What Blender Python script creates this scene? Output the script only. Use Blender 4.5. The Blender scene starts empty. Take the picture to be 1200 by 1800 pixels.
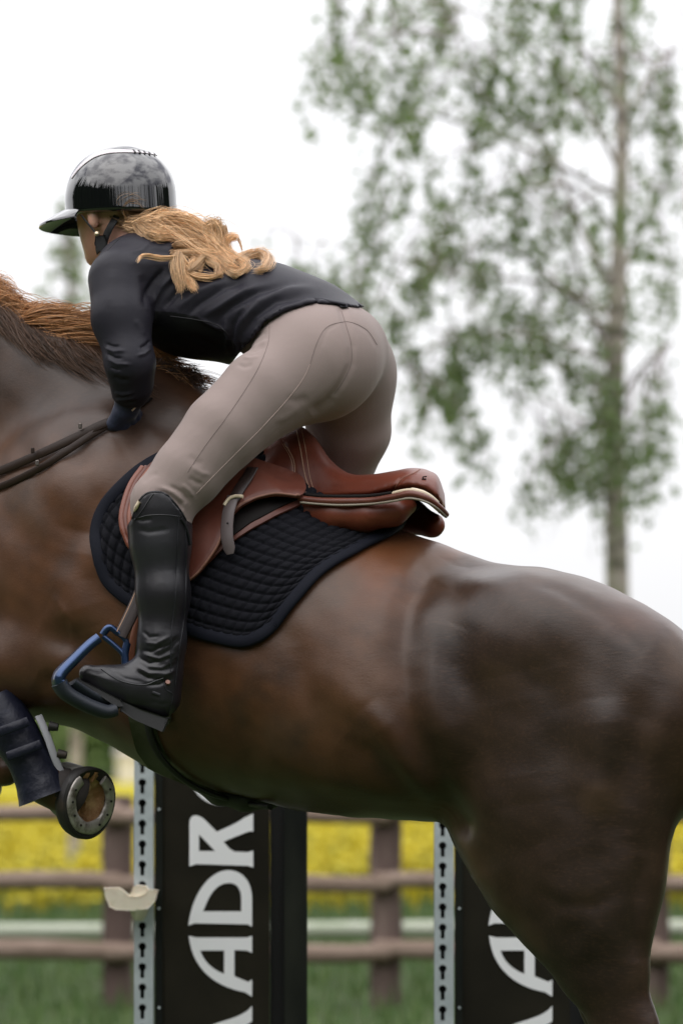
import bpy, bmesh, math, random, time
import numpy as np
from mathutils import Vector, Matrix
from mathutils.bvhtree import BVHTree
from mathutils.geometry import tessellate_polygon
random.seed(7); rng = np.random.default_rng(7)
T0 = time.time()
S = bpy.context.scene
# ------------------------------------------------------------------ camera, world, sun, exposure
CAMD, CAMH, FPX, HOR = 7.9, 1.3, 6750.0, 1330.0
cam_d = bpy.data.cameras.new('camera'); cam = bpy.data.objects.new('camera', cam_d)
S.collection.objects.link(cam); S.camera = cam
cam.location = (0, -CAMD, CAMH); cam.rotation_euler = (math.pi/2, 0, 0)
cam_d.sensor_fit = 'VERTICAL'; cam_d.sensor_height = 36; cam_d.sensor_width = 24; cam_d.lens = 135
cam_d.shift_y = (HOR-900)/1800
cam_d.clip_start = 0.1; cam_d.clip_end = 2000
cam_d.dof.use_dof = True; cam_d.dof.focus_distance = 7.75; cam_d.dof.aperture_fstop = 3.6
S.view_settings.view_transform = 'Standard'; S.view_settings.look = 'None'
S.view_settings.exposure = 0.95; S.view_settings.gamma = 1; S.view_settings.use_curve_mapping = False
S.render.resolution_x = 682; S.render.resolution_y = 1024
S.cycles.use_denoising = True
SUN_EL, SUN_AZ = math.radians(58), math.radians(-60)      # azimuth measured from +y towards +x
W = bpy.data.worlds.new('World'); S.world = W; W.use_nodes = True
nt = W.node_tree; nt.nodes.clear()
def wn(t, **k):
    n = nt.nodes.new(t)
    for a, b in k.items(): setattr(n, a, b)
    return n
sky = wn('ShaderNodeTexSky', sky_type='NISHITA', sun_disc=False, sun_elevation=SUN_EL, sun_rotation=SUN_AZ, air_density=1.0, dust_density=3.0)
bg1 = wn('ShaderNodeBackground'); bg1.inputs[1].default_value = 0.05
nt.links.new(sky.outputs[0], bg1.inputs[0])
tc = wn('ShaderNodeTexCoord'); mp = wn('ShaderNodeMapping'); mp.inputs['Scale'].default_value = (1, 1, 2.2)
mp.inputs['Location'].default_value = (3.1, 1.7, 0.4)
nz = wn('ShaderNodeTexNoise'); nz.inputs['Scale'].default_value = 1.9; nz.inputs['Detail'].default_value = 5; nz.inputs['Roughness'].default_value = 0.55
cr = wn('ShaderNodeValToRGB')
cr.color_ramp.elements[0].position = 0.38; cr.color_ramp.elements[0].color = (0.36, 0.36, 0.40, 1)
cr.color_ramp.elements[1].position = 0.54; cr.color_ramp.elements[1].color = (0.99, 0.985, 1.0, 1)
nt.links.new(tc.outputs['Generated'], mp.inputs[0]); nt.links.new(mp.outputs[0], nz.inputs[0]); nt.links.new(nz.outputs[0], cr.inputs[0])
hz_ = wn('ShaderNodeSeparateXYZ'); nt.links.new(tc.outputs['Generated'], hz_.inputs[0])      # clouds melt into white haze low down
hr_ = wn('ShaderNodeMapRange'); hr_.inputs[1].default_value = 0.12; hr_.inputs[2].default_value = 0.36; nt.links.new(hz_.outputs[2], hr_.inputs[0])
hm_ = wn('ShaderNodeMix', data_type='RGBA'); hm_.inputs[6].default_value = (0.965, 0.965, 0.985, 1)
nt.links.new(hr_.outputs[0], hm_.inputs[0]); nt.links.new(cr.outputs[0], hm_.inputs[7])
bg2 = wn('ShaderNodeBackground'); nt.links.new(hm_.outputs[2], bg2.inputs[0]); bg2.inputs[1].default_value = 0.97
sx = wn('ShaderNodeSeparateXYZ'); nt.links.new(tc.outputs['Generated'], sx.inputs[0])
zr = wn('ShaderNodeMapRange'); zr.inputs[1].default_value = 0.0; zr.inputs[2].default_value = 1.0; zr.inputs[3].default_value = 0.49; zr.inputs[4].default_value = 1.95
nt.links.new(sx.outputs[2], zr.inputs[0]); nt.links.new(zr.outputs[0], bg2.inputs[1])      # overcast: the zenith is about three times as bright as the horizon
mxs = wn('ShaderNodeMixShader'); mxs.inputs[0].default_value = 0.93      # overcast: cloud covers nearly all of the sky
nt.links.new(bg1.outputs[0], mxs.inputs[1]); nt.links.new(bg2.outputs[0], mxs.inputs[2])
wo = wn('ShaderNodeOutputWorld'); nt.links.new(mxs.outputs[0], wo.inputs[0])
sl = bpy.data.lights.new('sun', 'SUN'); sl.energy = 0.6; sl.angle = math.radians(90); sl.color = (1.0, 0.965, 0.92)
sun = bpy.data.objects.new('sun', sl); S.collection.objects.link(sun)
sdir = Vector((math.sin(SUN_AZ)*math.cos(SUN_EL), -0.62*math.cos(SUN_EL), math.sin(SUN_EL)))
sun.rotation_euler = sdir.to_track_quat('Z', 'Y').to_euler()
sky.sun_rotation = math.atan2(sdir.x, sdir.y)

# ------------------------------------------------------------------ places
def P(px, py, y=0.0):
    d = CAMD + y
    return Vector(((px-600)/FPX*d, y, CAMH+(HOR-py)/FPX*d))
def to_px(v):                       # array Nx3 -> px, py
    d = v[:, 1] + CAMD
    return 600 + v[:, 0]/d*FPX, HOR - (v[:, 2]-CAMH)/d*FPX
TAN = 0.40
def YC(px):                          # depth of the horse's spine at this column
    x = (px-600)/FPX*CAMD
    return -x*TAN
def yc_x(x): return -x*TAN
col = S.collection
def tag(o, label=None, cat=None, group=None, kind=None):
    if label: o['label'] = label
    if cat: o['category'] = cat
    if group: o['group'] = group
    if kind: o['kind'] = kind
    return o
def empty(name, loc=(0, 0, 0), parent=None):
    o = bpy.data.objects.new(name, None); col.objects.link(o); o.location = loc; o.parent = parent
    o.empty_display_size = 0.05
    return o
def mesh_obj(name, verts, faces, mat=None, parent=None, smooth=True, origin=None):
    me = bpy.data.meshes.new(name)
    if origin is not None:
        verts = [(v[0]-origin[0], v[1]-origin[1], v[2]-origin[2]) for v in verts]
    me.from_pydata([tuple(map(float, v)) for v in verts], [], [tuple(int(i) for i in f) for f in faces])
    me.update()
    if smooth: me.polygons.foreach_set('use_smooth', [True]*len(me.polygons))
    o = bpy.data.objects.new(name, me); col.objects.link(o)
    if mat: me.materials.append(mat)
    if origin is not None: o.location = origin
    if parent is not None:
        o.parent = parent; o.matrix_parent_inverse = Matrix.Translation(-Vector(parent.location)) if parent.parent is None else Matrix.Identity(4)
        if parent.parent is not None:
            pm = Vector(parent.location) + (Vector(parent.parent.location) if False else Vector((0, 0, 0)))
            o.matrix_parent_inverse = Matrix.Identity(4)
    return o
def big_mesh(name, V, F, mat=None, parent=None, smooth=True, colors=None):
    """V Nx3 array, F MxK array"""
    me = bpy.data.meshes.new(name)
    V = np.ascontiguousarray(V, dtype=np.float32); F = np.ascontiguousarray(F, dtype=np.int32)
    me.vertices.add(len(V)); me.vertices.foreach_set('co', V.ravel())
    k = F.shape[1]
    me.loops.add(F.size); me.loops.foreach_set('vertex_index', F.ravel())
    me.polygons.add(len(F)); me.polygons.foreach_set('loop_start', np.arange(0, F.size, k, dtype=np.int32))
    me.polygons.foreach_set('loop_total', np.full(len(F), k, dtype=np.int32))
    me.polygons.foreach_set('use_smooth', np.full(len(F), smooth))
    me.update(calc_edges=True); me.validate()
    if colors is not None:
        a = me.attributes.new('tint', 'FLOAT_COLOR', 'POINT')
        c = np.ones((len(V), 4), dtype=np.float32); c[:, :3] = colors
        a.data.foreach_set('color', c.ravel())
    if mat: me.materials.append(mat)
    o = bpy.data.objects.new(name, me); col.objects.link(o)
    if parent is not None:
        o.parent = parent
        loc = Vector(parent.location)
        o.matrix_parent_inverse = Matrix.Translation(-loc)
    return o

# ------------------------------------------------------------------ materials
def mat(name, base=(0.5, 0.5, 0.5), rough=0.6, metal=0.0, spec=0.5, coat=0.0, sheen=0.0,
        noise=None, bump=None, noise2=None, attr=False, sss=0.0, trans=None, coat_rough=0.05):
    """noise=(scale, colour2, low, high[, stretch]); noise2 the same, on top; bump=(scale, strength, dist[, stretch])"""
    m = bpy.data.materials.new(name); m.use_nodes = True; t = m.node_tree; b = t.nodes['Principled BSDF']
    b.inputs['Roughness'].default_value = rough; b.inputs['Metallic'].default_value = metal
    b.inputs['Specular IOR Level'].default_value = spec; b.inputs['Coat Weight'].default_value = coat
    b.inputs['Coat Roughness'].default_value = coat_rough
    b.inputs['Sheen Weight'].default_value = sheen; b.inputs['Sheen Roughness'].default_value = 0.4
    b.inputs['Base Color'].default_value = (*base, 1)
    if sss: b.inputs['Subsurface Weight'].default_value = sss; b.inputs['Subsurface Scale'].default_value = 0.01
    geo = t.nodes.new('ShaderNodeNewGeometry')
    def tex(scale, stretch=(1, 1, 1), detail=5, rough_=0.55):
        mp_ = t.nodes.new('ShaderNodeMapping'); mp_.inputs['Scale'].default_value = stretch
        t.links.new(geo.outputs['Position'], mp_.inputs[0])
        n = t.nodes.new('ShaderNodeTexNoise'); n.inputs['Scale'].default_value = scale
        n.inputs['Detail'].default_value = detail; n.inputs['Roughness'].default_value = rough_
        t.links.new(mp_.outputs[0], n.inputs[0]); return n.outputs[0]
    cur = None
    if attr:
        a = t.nodes.new('ShaderNodeAttribute'); a.attribute_name = 'tint'; cur = a.outputs['Color']
    for nzz in (noise, noise2):
        if not nzz: continue
        f = tex(nzz[0], nzz[4] if len(nzz) > 4 else (1, 1, 1))
        mr = t.nodes.new('ShaderNodeMapRange'); mr.inputs[1].default_value = nzz[2]; mr.inputs[2].default_value = nzz[3]
        t.links.new(f, mr.inputs[0])
        mx = t.nodes.new('ShaderNodeMix'); mx.data_type = 'RGBA'
        t.links.new(mr.outputs[0], mx.inputs[0])
        if cur is None: mx.inputs[6].default_value = (*base, 1)
        else: t.links.new(cur, mx.inputs[6])
        mx.inputs[7].default_value = (*nzz[1], 1); cur = mx.outputs[2]
    if cur is not None: t.links.new(cur, b.inputs['Base Color'])
    if bump:
        last = None
        for bb in (bump if isinstance(bump, list) else [bump]):
            f = tex(bb[0], bb[3] if len(bb) > 3 else (1, 1, 1), 4)
            bn = t.nodes.new('ShaderNodeBump'); bn.inputs['Strength'].default_value = bb[1]; bn.inputs['Distance'].default_value = bb[2]
            t.links.new(f, bn.inputs['Height'])
            if last is not None: t.links.new(last, bn.inputs['Normal'])
            last = bn.outputs[0]
        t.links.new(last, b.inputs['Normal'])
    if trans:
        tr = t.nodes.new('ShaderNodeBsdfTranslucent'); tr.inputs[0].default_value = (*trans, 1)
        ms = t.nodes.new('ShaderNodeMixShader'); ms.inputs[0].default_value = 0.4
        out = t.nodes['Material Output']
        t.links.new(b.outputs[0], ms.inputs[1]); t.links.new(tr.outputs[0], ms.inputs[2]); t.links.new(ms.outputs[0], out.inputs[0])
    return m

# ------------------------------------------------------------------ implicit shapes
f32 = np.float32
def A(v): return np.array(v, dtype=f32)
def rc(p, a, b, ra, rb):
    a = A(a); b = A(b); ab = b-a; q = p-a
    t = np.clip((q@ab)/f32(ab@ab), 0, 1)
    d = q - t[:, None]*ab
    return np.sqrt((d*d).sum(1)) - (ra + (rb-ra)*t)
def ell(p, c, s, R=None):
    q = p - A(c)
    if R is not None: q = q@A(R)          # columns of R are the local axes
    s = A(s); k0 = np.sqrt(((q/s)**2).sum(1)); k1 = np.sqrt(((q/(s*s))**2).sum(1)) + 1e-6
    return k0*(k0-1)/k1
def axes(zdir, xref=(1, 0, 0)):
    z = Vector(zdir).normalized(); x = Vector(xref); x = (x - x.dot(z)*z).normalized(); y = z.cross(x)
    return np.array([[x[i], y[i], z[i]] for i in range(3)], dtype=f32)
def smin(a, b, k):
    h = np.clip(0.5+0.5*(b-a)/k, 0, 1)
    return b*(1-h)+a*h - k*h*(1-h)
def smax(a, b, k): return -smin(-a, -b, k)
def chain(p, pts, radii, k=0.02):
    f = None
    for i in range(len(pts)-1):
        g = rc(p, pts[i], pts[i+1], radii[i], radii[i+1])
        f = g if f is None else smin(f, g, k)
    return f
def spline(xs, ys, n=400):
    xs = np.array(xs, float); ys = np.array(ys, float)
    m = np.gradient(ys, xs); X = np.linspace(xs[0], xs[-1], n)
    i = np.clip(np.searchsorted(xs, X)-1, 0, len(xs)-2); h = xs[i+1]-xs[i]; t = (X-xs[i])/h
    Y = (2*t**3-3*t**2+1)*ys[i]+(t**3-2*t**2+t)*h*m[i]+(-2*t**3+3*t**2)*ys[i+1]+(t**3-t**2)*h*m[i+1]
    return X.astype(f32), Y.astype(f32)
def surface(field, lo, hi, h, refine=True):
    """dual contouring of field(points)<0 on a grid of pitch h -> verts, quads"""
    lo = np.array(lo, dtype=f32); n = np.ceil((np.array(hi)-lo)/h).astype(int)+1
    V = np.empty(n, dtype=f32)
    ys = lo[1]+np.arange(n[1])*h; zs = lo[2]+np.arange(n[2])*h
    YY, ZZ = np.meshgrid(ys, zs, indexing='ij')
    step = max(1, int(400000/(n[1]*n[2])))
    for i in range(0, n[0], step):
        j = min(n[0], i+step); xs = lo[0]+np.arange(i, j)*h
        p = np.empty((j-i, n[1], n[2], 3), dtype=f32)
        p[..., 0] = xs[:, None, None]; p[..., 1] = YY; p[..., 2] = ZZ
        V[i:j] = field(p.reshape(-1, 3)).reshape(j-i, n[1], n[2])
    V[0] = V[-1] = 1; V[:, 0] = V[:, -1] = 1; V[:, :, 0] = V[:, :, -1] = 1
    I = V < 0
    c = I[:-1, :-1, :-1].astype(np.int8)
    for d in ((1,0,0),(0,1,0),(0,0,1),(1,1,0),(1,0,1),(0,1,1),(1,1,1)):
        c = c + I[d[0]:n[0]-1+d[0], d[1]:n[1]-1+d[1], d[2]:n[2]-1+d[2]]
    act = (c > 0) & (c < 8)
    ci = np.argwhere(act); idx = np.full(act.shape, -1, dtype=np.int64); idx[tuple(ci.T)] = np.arange(len(ci))
    acc = np.zeros((len(ci), 3), dtype=f32); cnt = np.zeros(len(ci), dtype=f32)
    corners = [(0,0,0),(1,0,0),(0,1,0),(1,1,0),(0,0,1),(1,0,1),(0,1,1),(1,1,1)]
    val = [V[ci[:,0]+a, ci[:,1]+b, ci[:,2]+e] for a, b, e in corners]
    for a in range(8):
        for ax in range(3):
            if corners[a][ax]: continue
            bq = list(corners[a]); bq[ax] = 1; bi = corners.index(tuple(bq))
            va, vb = val[a], val[bi]; m = (va < 0) != (vb < 0)
            t = np.where(m, va/(va-vb+1e-12), 0)
            pt = np.tile(np.array(corners[a], dtype=f32), (len(ci), 1)); pt[:, ax] += t
            acc[m] += pt[m]; cnt[m] += 1
    verts = lo + (ci + acc/np.maximum(cnt, 1)[:, None])*h
    quads = []
    for ax in range(3):
        sl0 = [slice(1, -1)]*3; sl1 = [slice(1, -1)]*3; sl0[ax] = slice(0, -1); sl1[ax] = slice(1, None)
        a_, b_ = I[tuple(sl0)], I[tuple(sl1)]
        e = np.argwhere(a_ != b_); flip = a_[tuple(e.T)]
        e = e + np.array([0 if k == ax else 1 for k in range(3)])
        u, w = [(1, 2), (2, 0), (0, 1)][ax]
        def cell(du, dw):
            q = e.copy(); q[:, u] -= du; q[:, w] -= dw; return idx[tuple(q.T)]
        q = np.stack([cell(1, 1), cell(0, 1), cell(0, 0), cell(1, 0)], 1)
        q[~flip] = q[~flip][:, ::-1]; quads.append(q)
    quads = np.concatenate(quads)
    quads = quads[(quads >= 0).all(1)]
    if refine: verts = project(field, verts, h*0.25)
    return verts.astype(f32), quads
def grad(field, v, e):
    g = np.empty_like(v)
    for a in range(3):
        o = np.zeros(3, dtype=f32); o[a] = e
        g[:, a] = (field(v+o)-field(v-o))/(2*e)
    return g
def project(field, v, e, it=2, lim=0.01):
    v = v.astype(f32)
    for _ in range(it):
        g = grad(field, v, e); f = field(v); gg = (g*g).sum(1)+1e-6
        s = np.clip(f/gg, -lim, lim); v = v - s[:, None]*g
    return v
def subdiv(V, F):
    """simple linear quad split"""
    F = np.asarray(F); E = np.concatenate([F[:, [0, 1]], F[:, [1, 2]], F[:, [2, 3]], F[:, [3, 0]]]); Es = np.sort(E, 1)
    u, inv = np.unique(Es[:, 0].astype(np.int64)*len(V)+Es[:, 1], return_inverse=True)
    inv = inv.ravel(); mid = (V[u//len(V)]+V[u % len(V)])/2; cen = V[F].mean(1)
    n, m = len(V), len(u); q = len(F)
    e = [n+inv[i*q:(i+1)*q] for i in range(4)]; c = n+m+np.arange(q)
    NF = np.concatenate([np.stack([F[:, 0], e[0], c, e[3]], 1), np.stack([e[0], F[:, 1], e[1], c], 1),
                         np.stack([c, e[1], F[:, 2], e[2]], 1), np.stack([e[3], c, e[2], F[:, 3]], 1)])
    return np.concatenate([V, mid, cen]).astype(f32), NF
def vnormals(V, F):
    a = V[F[:, 2]]-V[F[:, 0]]; b = V[F[:, 3]]-V[F[:, 1]]; fn = np.cross(a, b)
    N = np.zeros_like(V)
    for k in range(4): np.add.at(N, F[:, k], fn)
    return N/(np.linalg.norm(N, axis=1, keepdims=True)+1e-9)
def smooth(V, F, it=1):
    E = np.concatenate([F[:, [0, 1]], F[:, [1, 2]], F[:, [2, 3]], F[:, [3, 0]]])
    for _ in range(it):
        s = np.zeros_like(V); c = np.zeros(len(V))
        for a in range(3): s[:, a] = np.bincount(E[:, 0], V[E[:, 1], a], len(V))+np.bincount(E[:, 1], V[E[:, 0], a], len(V))
        c = np.bincount(E.ravel(), minlength=len(V)).astype(f32)
        V = 0.5*V+0.5*s/np.maximum(c, 1)[:, None]
    return V.astype(f32)
def pdist(px, py, pts, taper=True):
    """distance in px to a polyline and position along it 0..1"""
    best = np.full(len(px), 1e9); tt = np.zeros(len(px)); pts = np.array(pts, float)
    L = np.concatenate([[0], np.cumsum(np.hypot(*np.diff(pts, axis=0).T))])
    for i in range(len(pts)-1):
        a, b = pts[i], pts[i+1]; ab = b-a; t = np.clip(((px-a[0])*ab[0]+(py-a[1])*ab[1])/(ab@ab), 0, 1)
        d = np.hypot(px-a[0]-t*ab[0], py-a[1]-t*ab[1]); m = d < best
        best[m] = d[m]; tt[m] = (L[i]+t[m]*(L[i+1]-L[i]))/L[-1]
    return best, tt
def relief(V, F, strokes, far=False, k=1.0):
    """strokes: (points in photo px, width px, height mm, taper) drawn as real relief on the camera side"""
    N = vnormals(V, F); px, py = to_px(V)
    facing = np.clip((-N[:, 1])*2.2, 0, 1)
    disp = np.zeros(len(V))
    for st in strokes:
        pts, w, h = st[0], st[1], st[2]; tp = st[3] if len(st) > 3 else True
        P_ = np.array(pts); m = (px > P_[:, 0].min()-3*w) & (px < P_[:, 0].max()+3*w) & (py > P_[:, 1].min()-3*w) & (py < P_[:, 1].max()+3*w) & (facing > 0)
        if not m.any(): continue
        d, t = pdist(px[m], py[m], pts)
        e = np.exp(-(d/w)**2)*h*0.001
        if tp: e = e*np.clip(np.sin(np.pi*np.clip(t, 0.03, 0.97))*1.5, 0, 1)
        disp[m] += e*k
    return (V + N*(disp*facing)[:, None]).astype(f32)
def inpoly(px, py, poly):
    c = np.zeros(np.shape(px), bool); n = len(poly)
    for i in range(n):
        x0, y0 = poly[i]; x1, y1 = poly[i-1]
        if y0 == y1: continue
        c ^= ((y0 > py) != (y1 > py)) & (px < (x1-x0)*(py-y0)/(y1-y0)+x0)
    return c
def pt(px, py, y): return tuple(P(px, py, y))
def bvh_of(V, F): return BVHTree.FromPolygons([tuple(v) for v in V.tolist()], [tuple(f) for f in F.tolist()])
CAMP = Vector((0, -CAMD, CAMH))
def cast(bvh, px, py, off=0.0):
    d = (P(px, py, 0)-CAMP).normalized(); h = bvh.ray_cast(CAMP, d, 30)
    if h[0] is None: return None, None
    n = h[1] if h[1].dot(d) < 0 else -h[1]
    return h[0]+n*off, n
def mirrored(V):                     # across the horse's own middle plane
    V = np.array(V, dtype=f32).copy(); V[:, 1] = 2*(-V[:, 0]*TAN)-V[:, 1]; return V

# ------------------------------------------------------------------ sweeps
def catmull(pts, n=8):
    pts = [Vector(p) for p in pts]; out = []
    for i in range(len(pts)-1):
        p0 = pts[max(i-1, 0)]; p1 = pts[i]; p2 = pts[i+1]; p3 = pts[min(i+2, len(pts)-1)]
        for j in range(n):
            t = j/n
            out.append(0.5*((2*p1)+(-p0+p2)*t+(2*p0-5*p1+4*p2-p3)*t*t+(-p0+3*p1-3*p2+p3)*t**3))
    out.append(pts[-1]); return out
def tube(pts, r, sides=8, closed=False, flat=None, nrm=None):
    """round tube (r may be a list) or, with flat=(w,t), a strap whose face looks along nrm"""
    V = []; F = []; n = len(pts); up = Vector((0, 0, 1)); prev = None
    for i, p in enumerate(pts):
        p = Vector(p); a = Vector(pts[(i-1) % n] if closed else pts[max(i-1, 0)]); b = Vector(pts[(i+1) % n] if closed else pts[min(i+1, n-1)])
        t = (b-a); t = t.normalized() if t.length > 1e-9 else Vector((1, 0, 0))
        ref = Vector(nrm[i]) if isinstance(nrm, list) else (Vector(nrm) if nrm is not None else (prev if prev is not None else (Vector((0, 1, 0)) if abs(t.y) < .9 else up)))
        u = ref - ref.dot(t)*t
        if u.length < 1e-5: u = Vector((0.01, 1, 0.3)) - Vector((0.01, 1, 0.3)).dot(t)*t
        u.normalize(); w = t.cross(u); prev = u
        if flat:
            W_, T_ = flat if not callable(flat) else flat(i/(n-1)); e = min(T_, W_)*0.35
            for (cu, cw) in ((T_/2, W_/2-e), (T_/2, -W_/2+e), (T_/2-e, -W_/2), (-T_/2+e, -W_/2), (-T_/2, -W_/2+e), (-T_/2, W_/2-e), (-T_/2+e, W_/2), (T_/2-e, W_/2)):
                V.append(p+u*cu+w*cw)
        else:
            rr = r[i] if hasattr(r, '__len__') else r
            for k in range(sides):
                a_ = 2*math.pi*k/sides; V.append(p+u*math.cos(a_)*rr+w*math.sin(a_)*rr)
    s = 8 if flat else sides
    for i in range(n if closed else n-1):
        for k in range(s):
            j = (i+1) % n
            F.append((i*s+k, j*s+k, j*s+(k+1) % s, i*s+(k+1) % s))
    if not closed:
        F.append(tuple(range(s))); F.append(tuple(range((n-1)*s, n*s))[::-1])
    return V, F
def tube_obj(name, pts, r, m, parent=None, **k):
    V, F = tube(pts, r, **k); return place(name, V, F, m, parent)
def place(name, V, F, m, parent=None, smooth=True):
    me = bpy.data.meshes.new(name); me.from_pydata([tuple(v) for v in V], [], F); me.update()
    if smooth:
        me.polygons.foreach_set('use_smooth', [True]*len(me.polygons))
        if len(V) < 20000: me.set_sharp_from_angle(angle=math.radians(50))
    me.materials.append(m); o = bpy.data.objects.new(name, me); col.objects.link(o)
    if parent is not None:
        o.parent = parent; l = Vector(parent.location); o.matrix_parent_inverse = Matrix.Translation(-l)
    return o
def box(c, s, R=None):
    V = []
    for x in (-1, 1):
        for y in (-1, 1):
            for z in (-1, 1):
                v = Vector((x*s[0]/2, y*s[1]/2, z*s[2]/2)); V.append((R@v if R else v)+Vector(c))
    return V, [(0, 1, 3, 2), (4, 6, 7, 5), (0, 4, 5, 1), (2, 3, 7, 6), (0, 2, 6, 4), (1, 5, 7, 3)]
def join(lst):
    V = []; F = []
    for v, f in lst:
        o = len(V); V += list(v); F += [tuple(i+o for i in q) for q in f]
    return V, F
def surf_curve(bvh, pts, off=0.0015, n=10):
    """a curve drawn in photo px and laid on a surface"""
    out = []; P2 = catmull([Vector((a, b, 0)) for a, b in pts], n); nn = []
    for q in P2:
        p, nm = cast(bvh, q.x, q.y, off)
        if p is not None: out.append(p); nn.append(nm)
    return out, nn
from mathutils.geometry import delaunay_2d_cdt
def drape(bvh, poly, off, thick, step=5.0, round_it=True):
    """sheet cut to poly (photo px), lying on the surface under it"""
    q = []
    pl = [Vector((a, b, 0)) for a, b in poly]
    for i in range(len(pl)):                                  # resampled outline
        a, b = pl[i], pl[(i+1) % len(pl)]; n = max(1, int((b-a).length/step))
        for k in range(n): q.append(a.lerp(b, k/n))
    if round_it:
        for _ in range(2): q = [(q[i-1]+q[i]*2+q[(i+1) % len(q)])/4 for i in range(len(q))]
    out = [(p.x, p.y) for p in q]; arr = np.array(out); x0, y0 = arr.min(0); x1, y1 = arr.max(0)
    gx, gy = np.meshgrid(np.arange(x0, x1, step), np.arange(y0, y1, step), indexing='ij'); gx = gx.ravel(); gy = gy.ravel()
    ins = inpoly(gx, gy, out); d, _ = pdist(gx, gy, out+[out[0]]); k = ins & (d > step*.6)
    pts = [Vector(p) for p in out]+[Vector((a, b)) for a, b in zip(gx[k], gy[k])]; n = len(out)
    vs, _, fs, *_r = delaunay_2d_cdt(pts, [(i, (i+1) % n) for i in range(n)], [], 1, 1e-5)
    V = []; N = []; ok = []
    for v in vs:
        p, nn = cast(bvh, v.x, v.y)
        if p is None: p = None; nn = Vector((0, -1, 0))
        V.append(p); N.append(nn)
    good = [p for p in V if p is not None]
    for i, p in enumerate(V):
        if p is None:
            v = vs[i]; V[i] = min(good, key=lambda g: (to_px(np.array([tuple(g)]))[0][0]-v.x)**2+(to_px(np.array([tuple(g)]))[1][0]-v.y)**2); V[i] = P(v.x, v.y, V[i].y)
    # smooth depth and normals, then lift off the surface
    nb = [set() for _ in V]
    for f in fs:
        for a in range(len(f)): nb[f[a]].add(f[a-1]); nb[f[a-1]].add(f[a])
    yy = np.array([p.y for p in V]); N = np.array([tuple(n) for n in N])
    for _ in range(6):
        yy = np.array([.5*yy[i]+.5*np.mean([yy[j] for j in nb[i]]) if nb[i] else yy[i] for i in range(len(V))])
        N = np.array([.4*N[i]+.6*np.mean([N[j] for j in nb[i]], axis=0) if nb[i] else N[i] for i in range(len(V))])
    N /= np.linalg.norm(N, axis=1, keepdims=True)+1e-9
    o = np.array([off(v.x, v.y) if callable(off) else off for v in vs])
    V = np.array([tuple(P(v.x, v.y, yy[i]-o[i]/max(.6, abs(N[i][1])))) for i, v in enumerate(vs)])
    F = []
    for f in fs:
        a, b, c = (Vector(V[f[k]]) for k in range(3)); F.append(tuple(f) if (b-a).cross(c-a).dot(Vector(N[f[0]])) > 0 else tuple(reversed(f)))
    return V, F, N
def solid(V, F, N, th):
    n = len(V); B = V-N*th; cnt = {}
    for f in F:
        for a in range(len(f)):
            e = (f[a], f[(a+1) % len(f)]); k = tuple(sorted(e)); cnt.setdefault(k, []).append(e)
    G = [tuple(reversed(f)) for f in F]; out = list(F)+[tuple(i+n for i in f) for f in G]
    for k, l in cnt.items():
        if len(l) == 1: a, b = l[0]; out.append((b, a, a+n, b+n))
    out = [f if True else f for f in out]
    return np.concatenate([V, B]), out
# ================================================================== SETTING
M_grass = mat('grass_mat', (0.036, 0.048, 0.021), 0.95, spec=0.1, noise=(1.2, (0.055, 0.070, 0.030), 0.35, 0.65), noise2=(14, (0.035, 0.08, 0.015), 0.45, 0.7), bump=(30, 0.6, 0.03))
M_meadow = mat('meadow_mat', (0.38, 0.30, 0.005), 0.9, spec=0.1, noise=(1.6, (0.24, 0.25, 0.015), 0.45, 0.66, (1, 0.3, 1)), noise2=(2.6, (0.08, 0.13, 0.02), 0.55, 0.70, (1, 0.4, 1)), bump=(20, 0.5, 0.03))
def sheet(name, x0, x1, y0, y1, z, m, n=1):
    V = []; F = []
    for i in range(n+1):
        for j in range(n+1):
            V.append((x0+(x1-x0)*i/n, y0+(y1-y0)*j/n, z))
    for i in range(n):
        for j in range(n): a = i*(n+1)+j; F.append((a, a+n+1, a+n+2, a+1))
    o = place(name, V, F, m, smooth=False); return o
g = sheet('ground', -500, 500, -500, 900, 0, M_grass); tag(g, kind='structure')
fl = sheet('meadow', -140, 160, 26.5, 190, 0.004, M_meadow); tag(fl, kind='structure')
# meadow flowers: nobody can count them
def flowers():
    n = 16000
    y = 20 + 75*rng.random(n)**1.25; x = (rng.random(n)-.5)*(0.42*(y+8)) + 0
    keep = (y > 22.5) & (rng.random(n) < np.clip((y-20.5)/9, 0.2, 1)); x = x[keep]; y = y[keep]; n = len(x)
    h = 0.10+0.25*rng.random(n); s = 0.035+0.035*rng.random(n)
    ang = rng.random(n)*6.28; base = np.stack([x, y, h], 1)
    V = []; F = []
    k = 5
    ring = np.stack([np.stack([np.cos(ang+2*np.pi*i/k)*s, np.sin(ang+2*np.pi*i/k)*s, np.full(n, 0.0)], 1)+base for i in range(k)], 1)
    top = base + np.stack([0*x, 0*x, s*0.9], 1); bot = base*np.array([1, 1, 0])
    V = np.concatenate([ring, top[:, None], bot[:, None]], 1).reshape(-1, 3)
    o = np.arange(n)*(k+2); F = []
    for i in range(k):
        j = (i+1) % k; F.append(np.stack([o+i, o+j, o+k], 1)); F.append(np.stack([o+j, o+i, o+k+1], 1)) if i % 2 == 0 else None
    return V, np.concatenate(F)
M_flower = mat('flower_mat', (0.45, 0.36, 0.004), 0.8, noise=(0.8, (0.27, 0.25, 0.02), 0.4, 0.7))
V, F = flowers(); o = big_mesh('meadow_flowers', V, F, M_flower, smooth=False); tag(o, 'yellow flowers growing thickly in the meadow behind the rail fence', 'flowers', kind='stuff')
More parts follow.
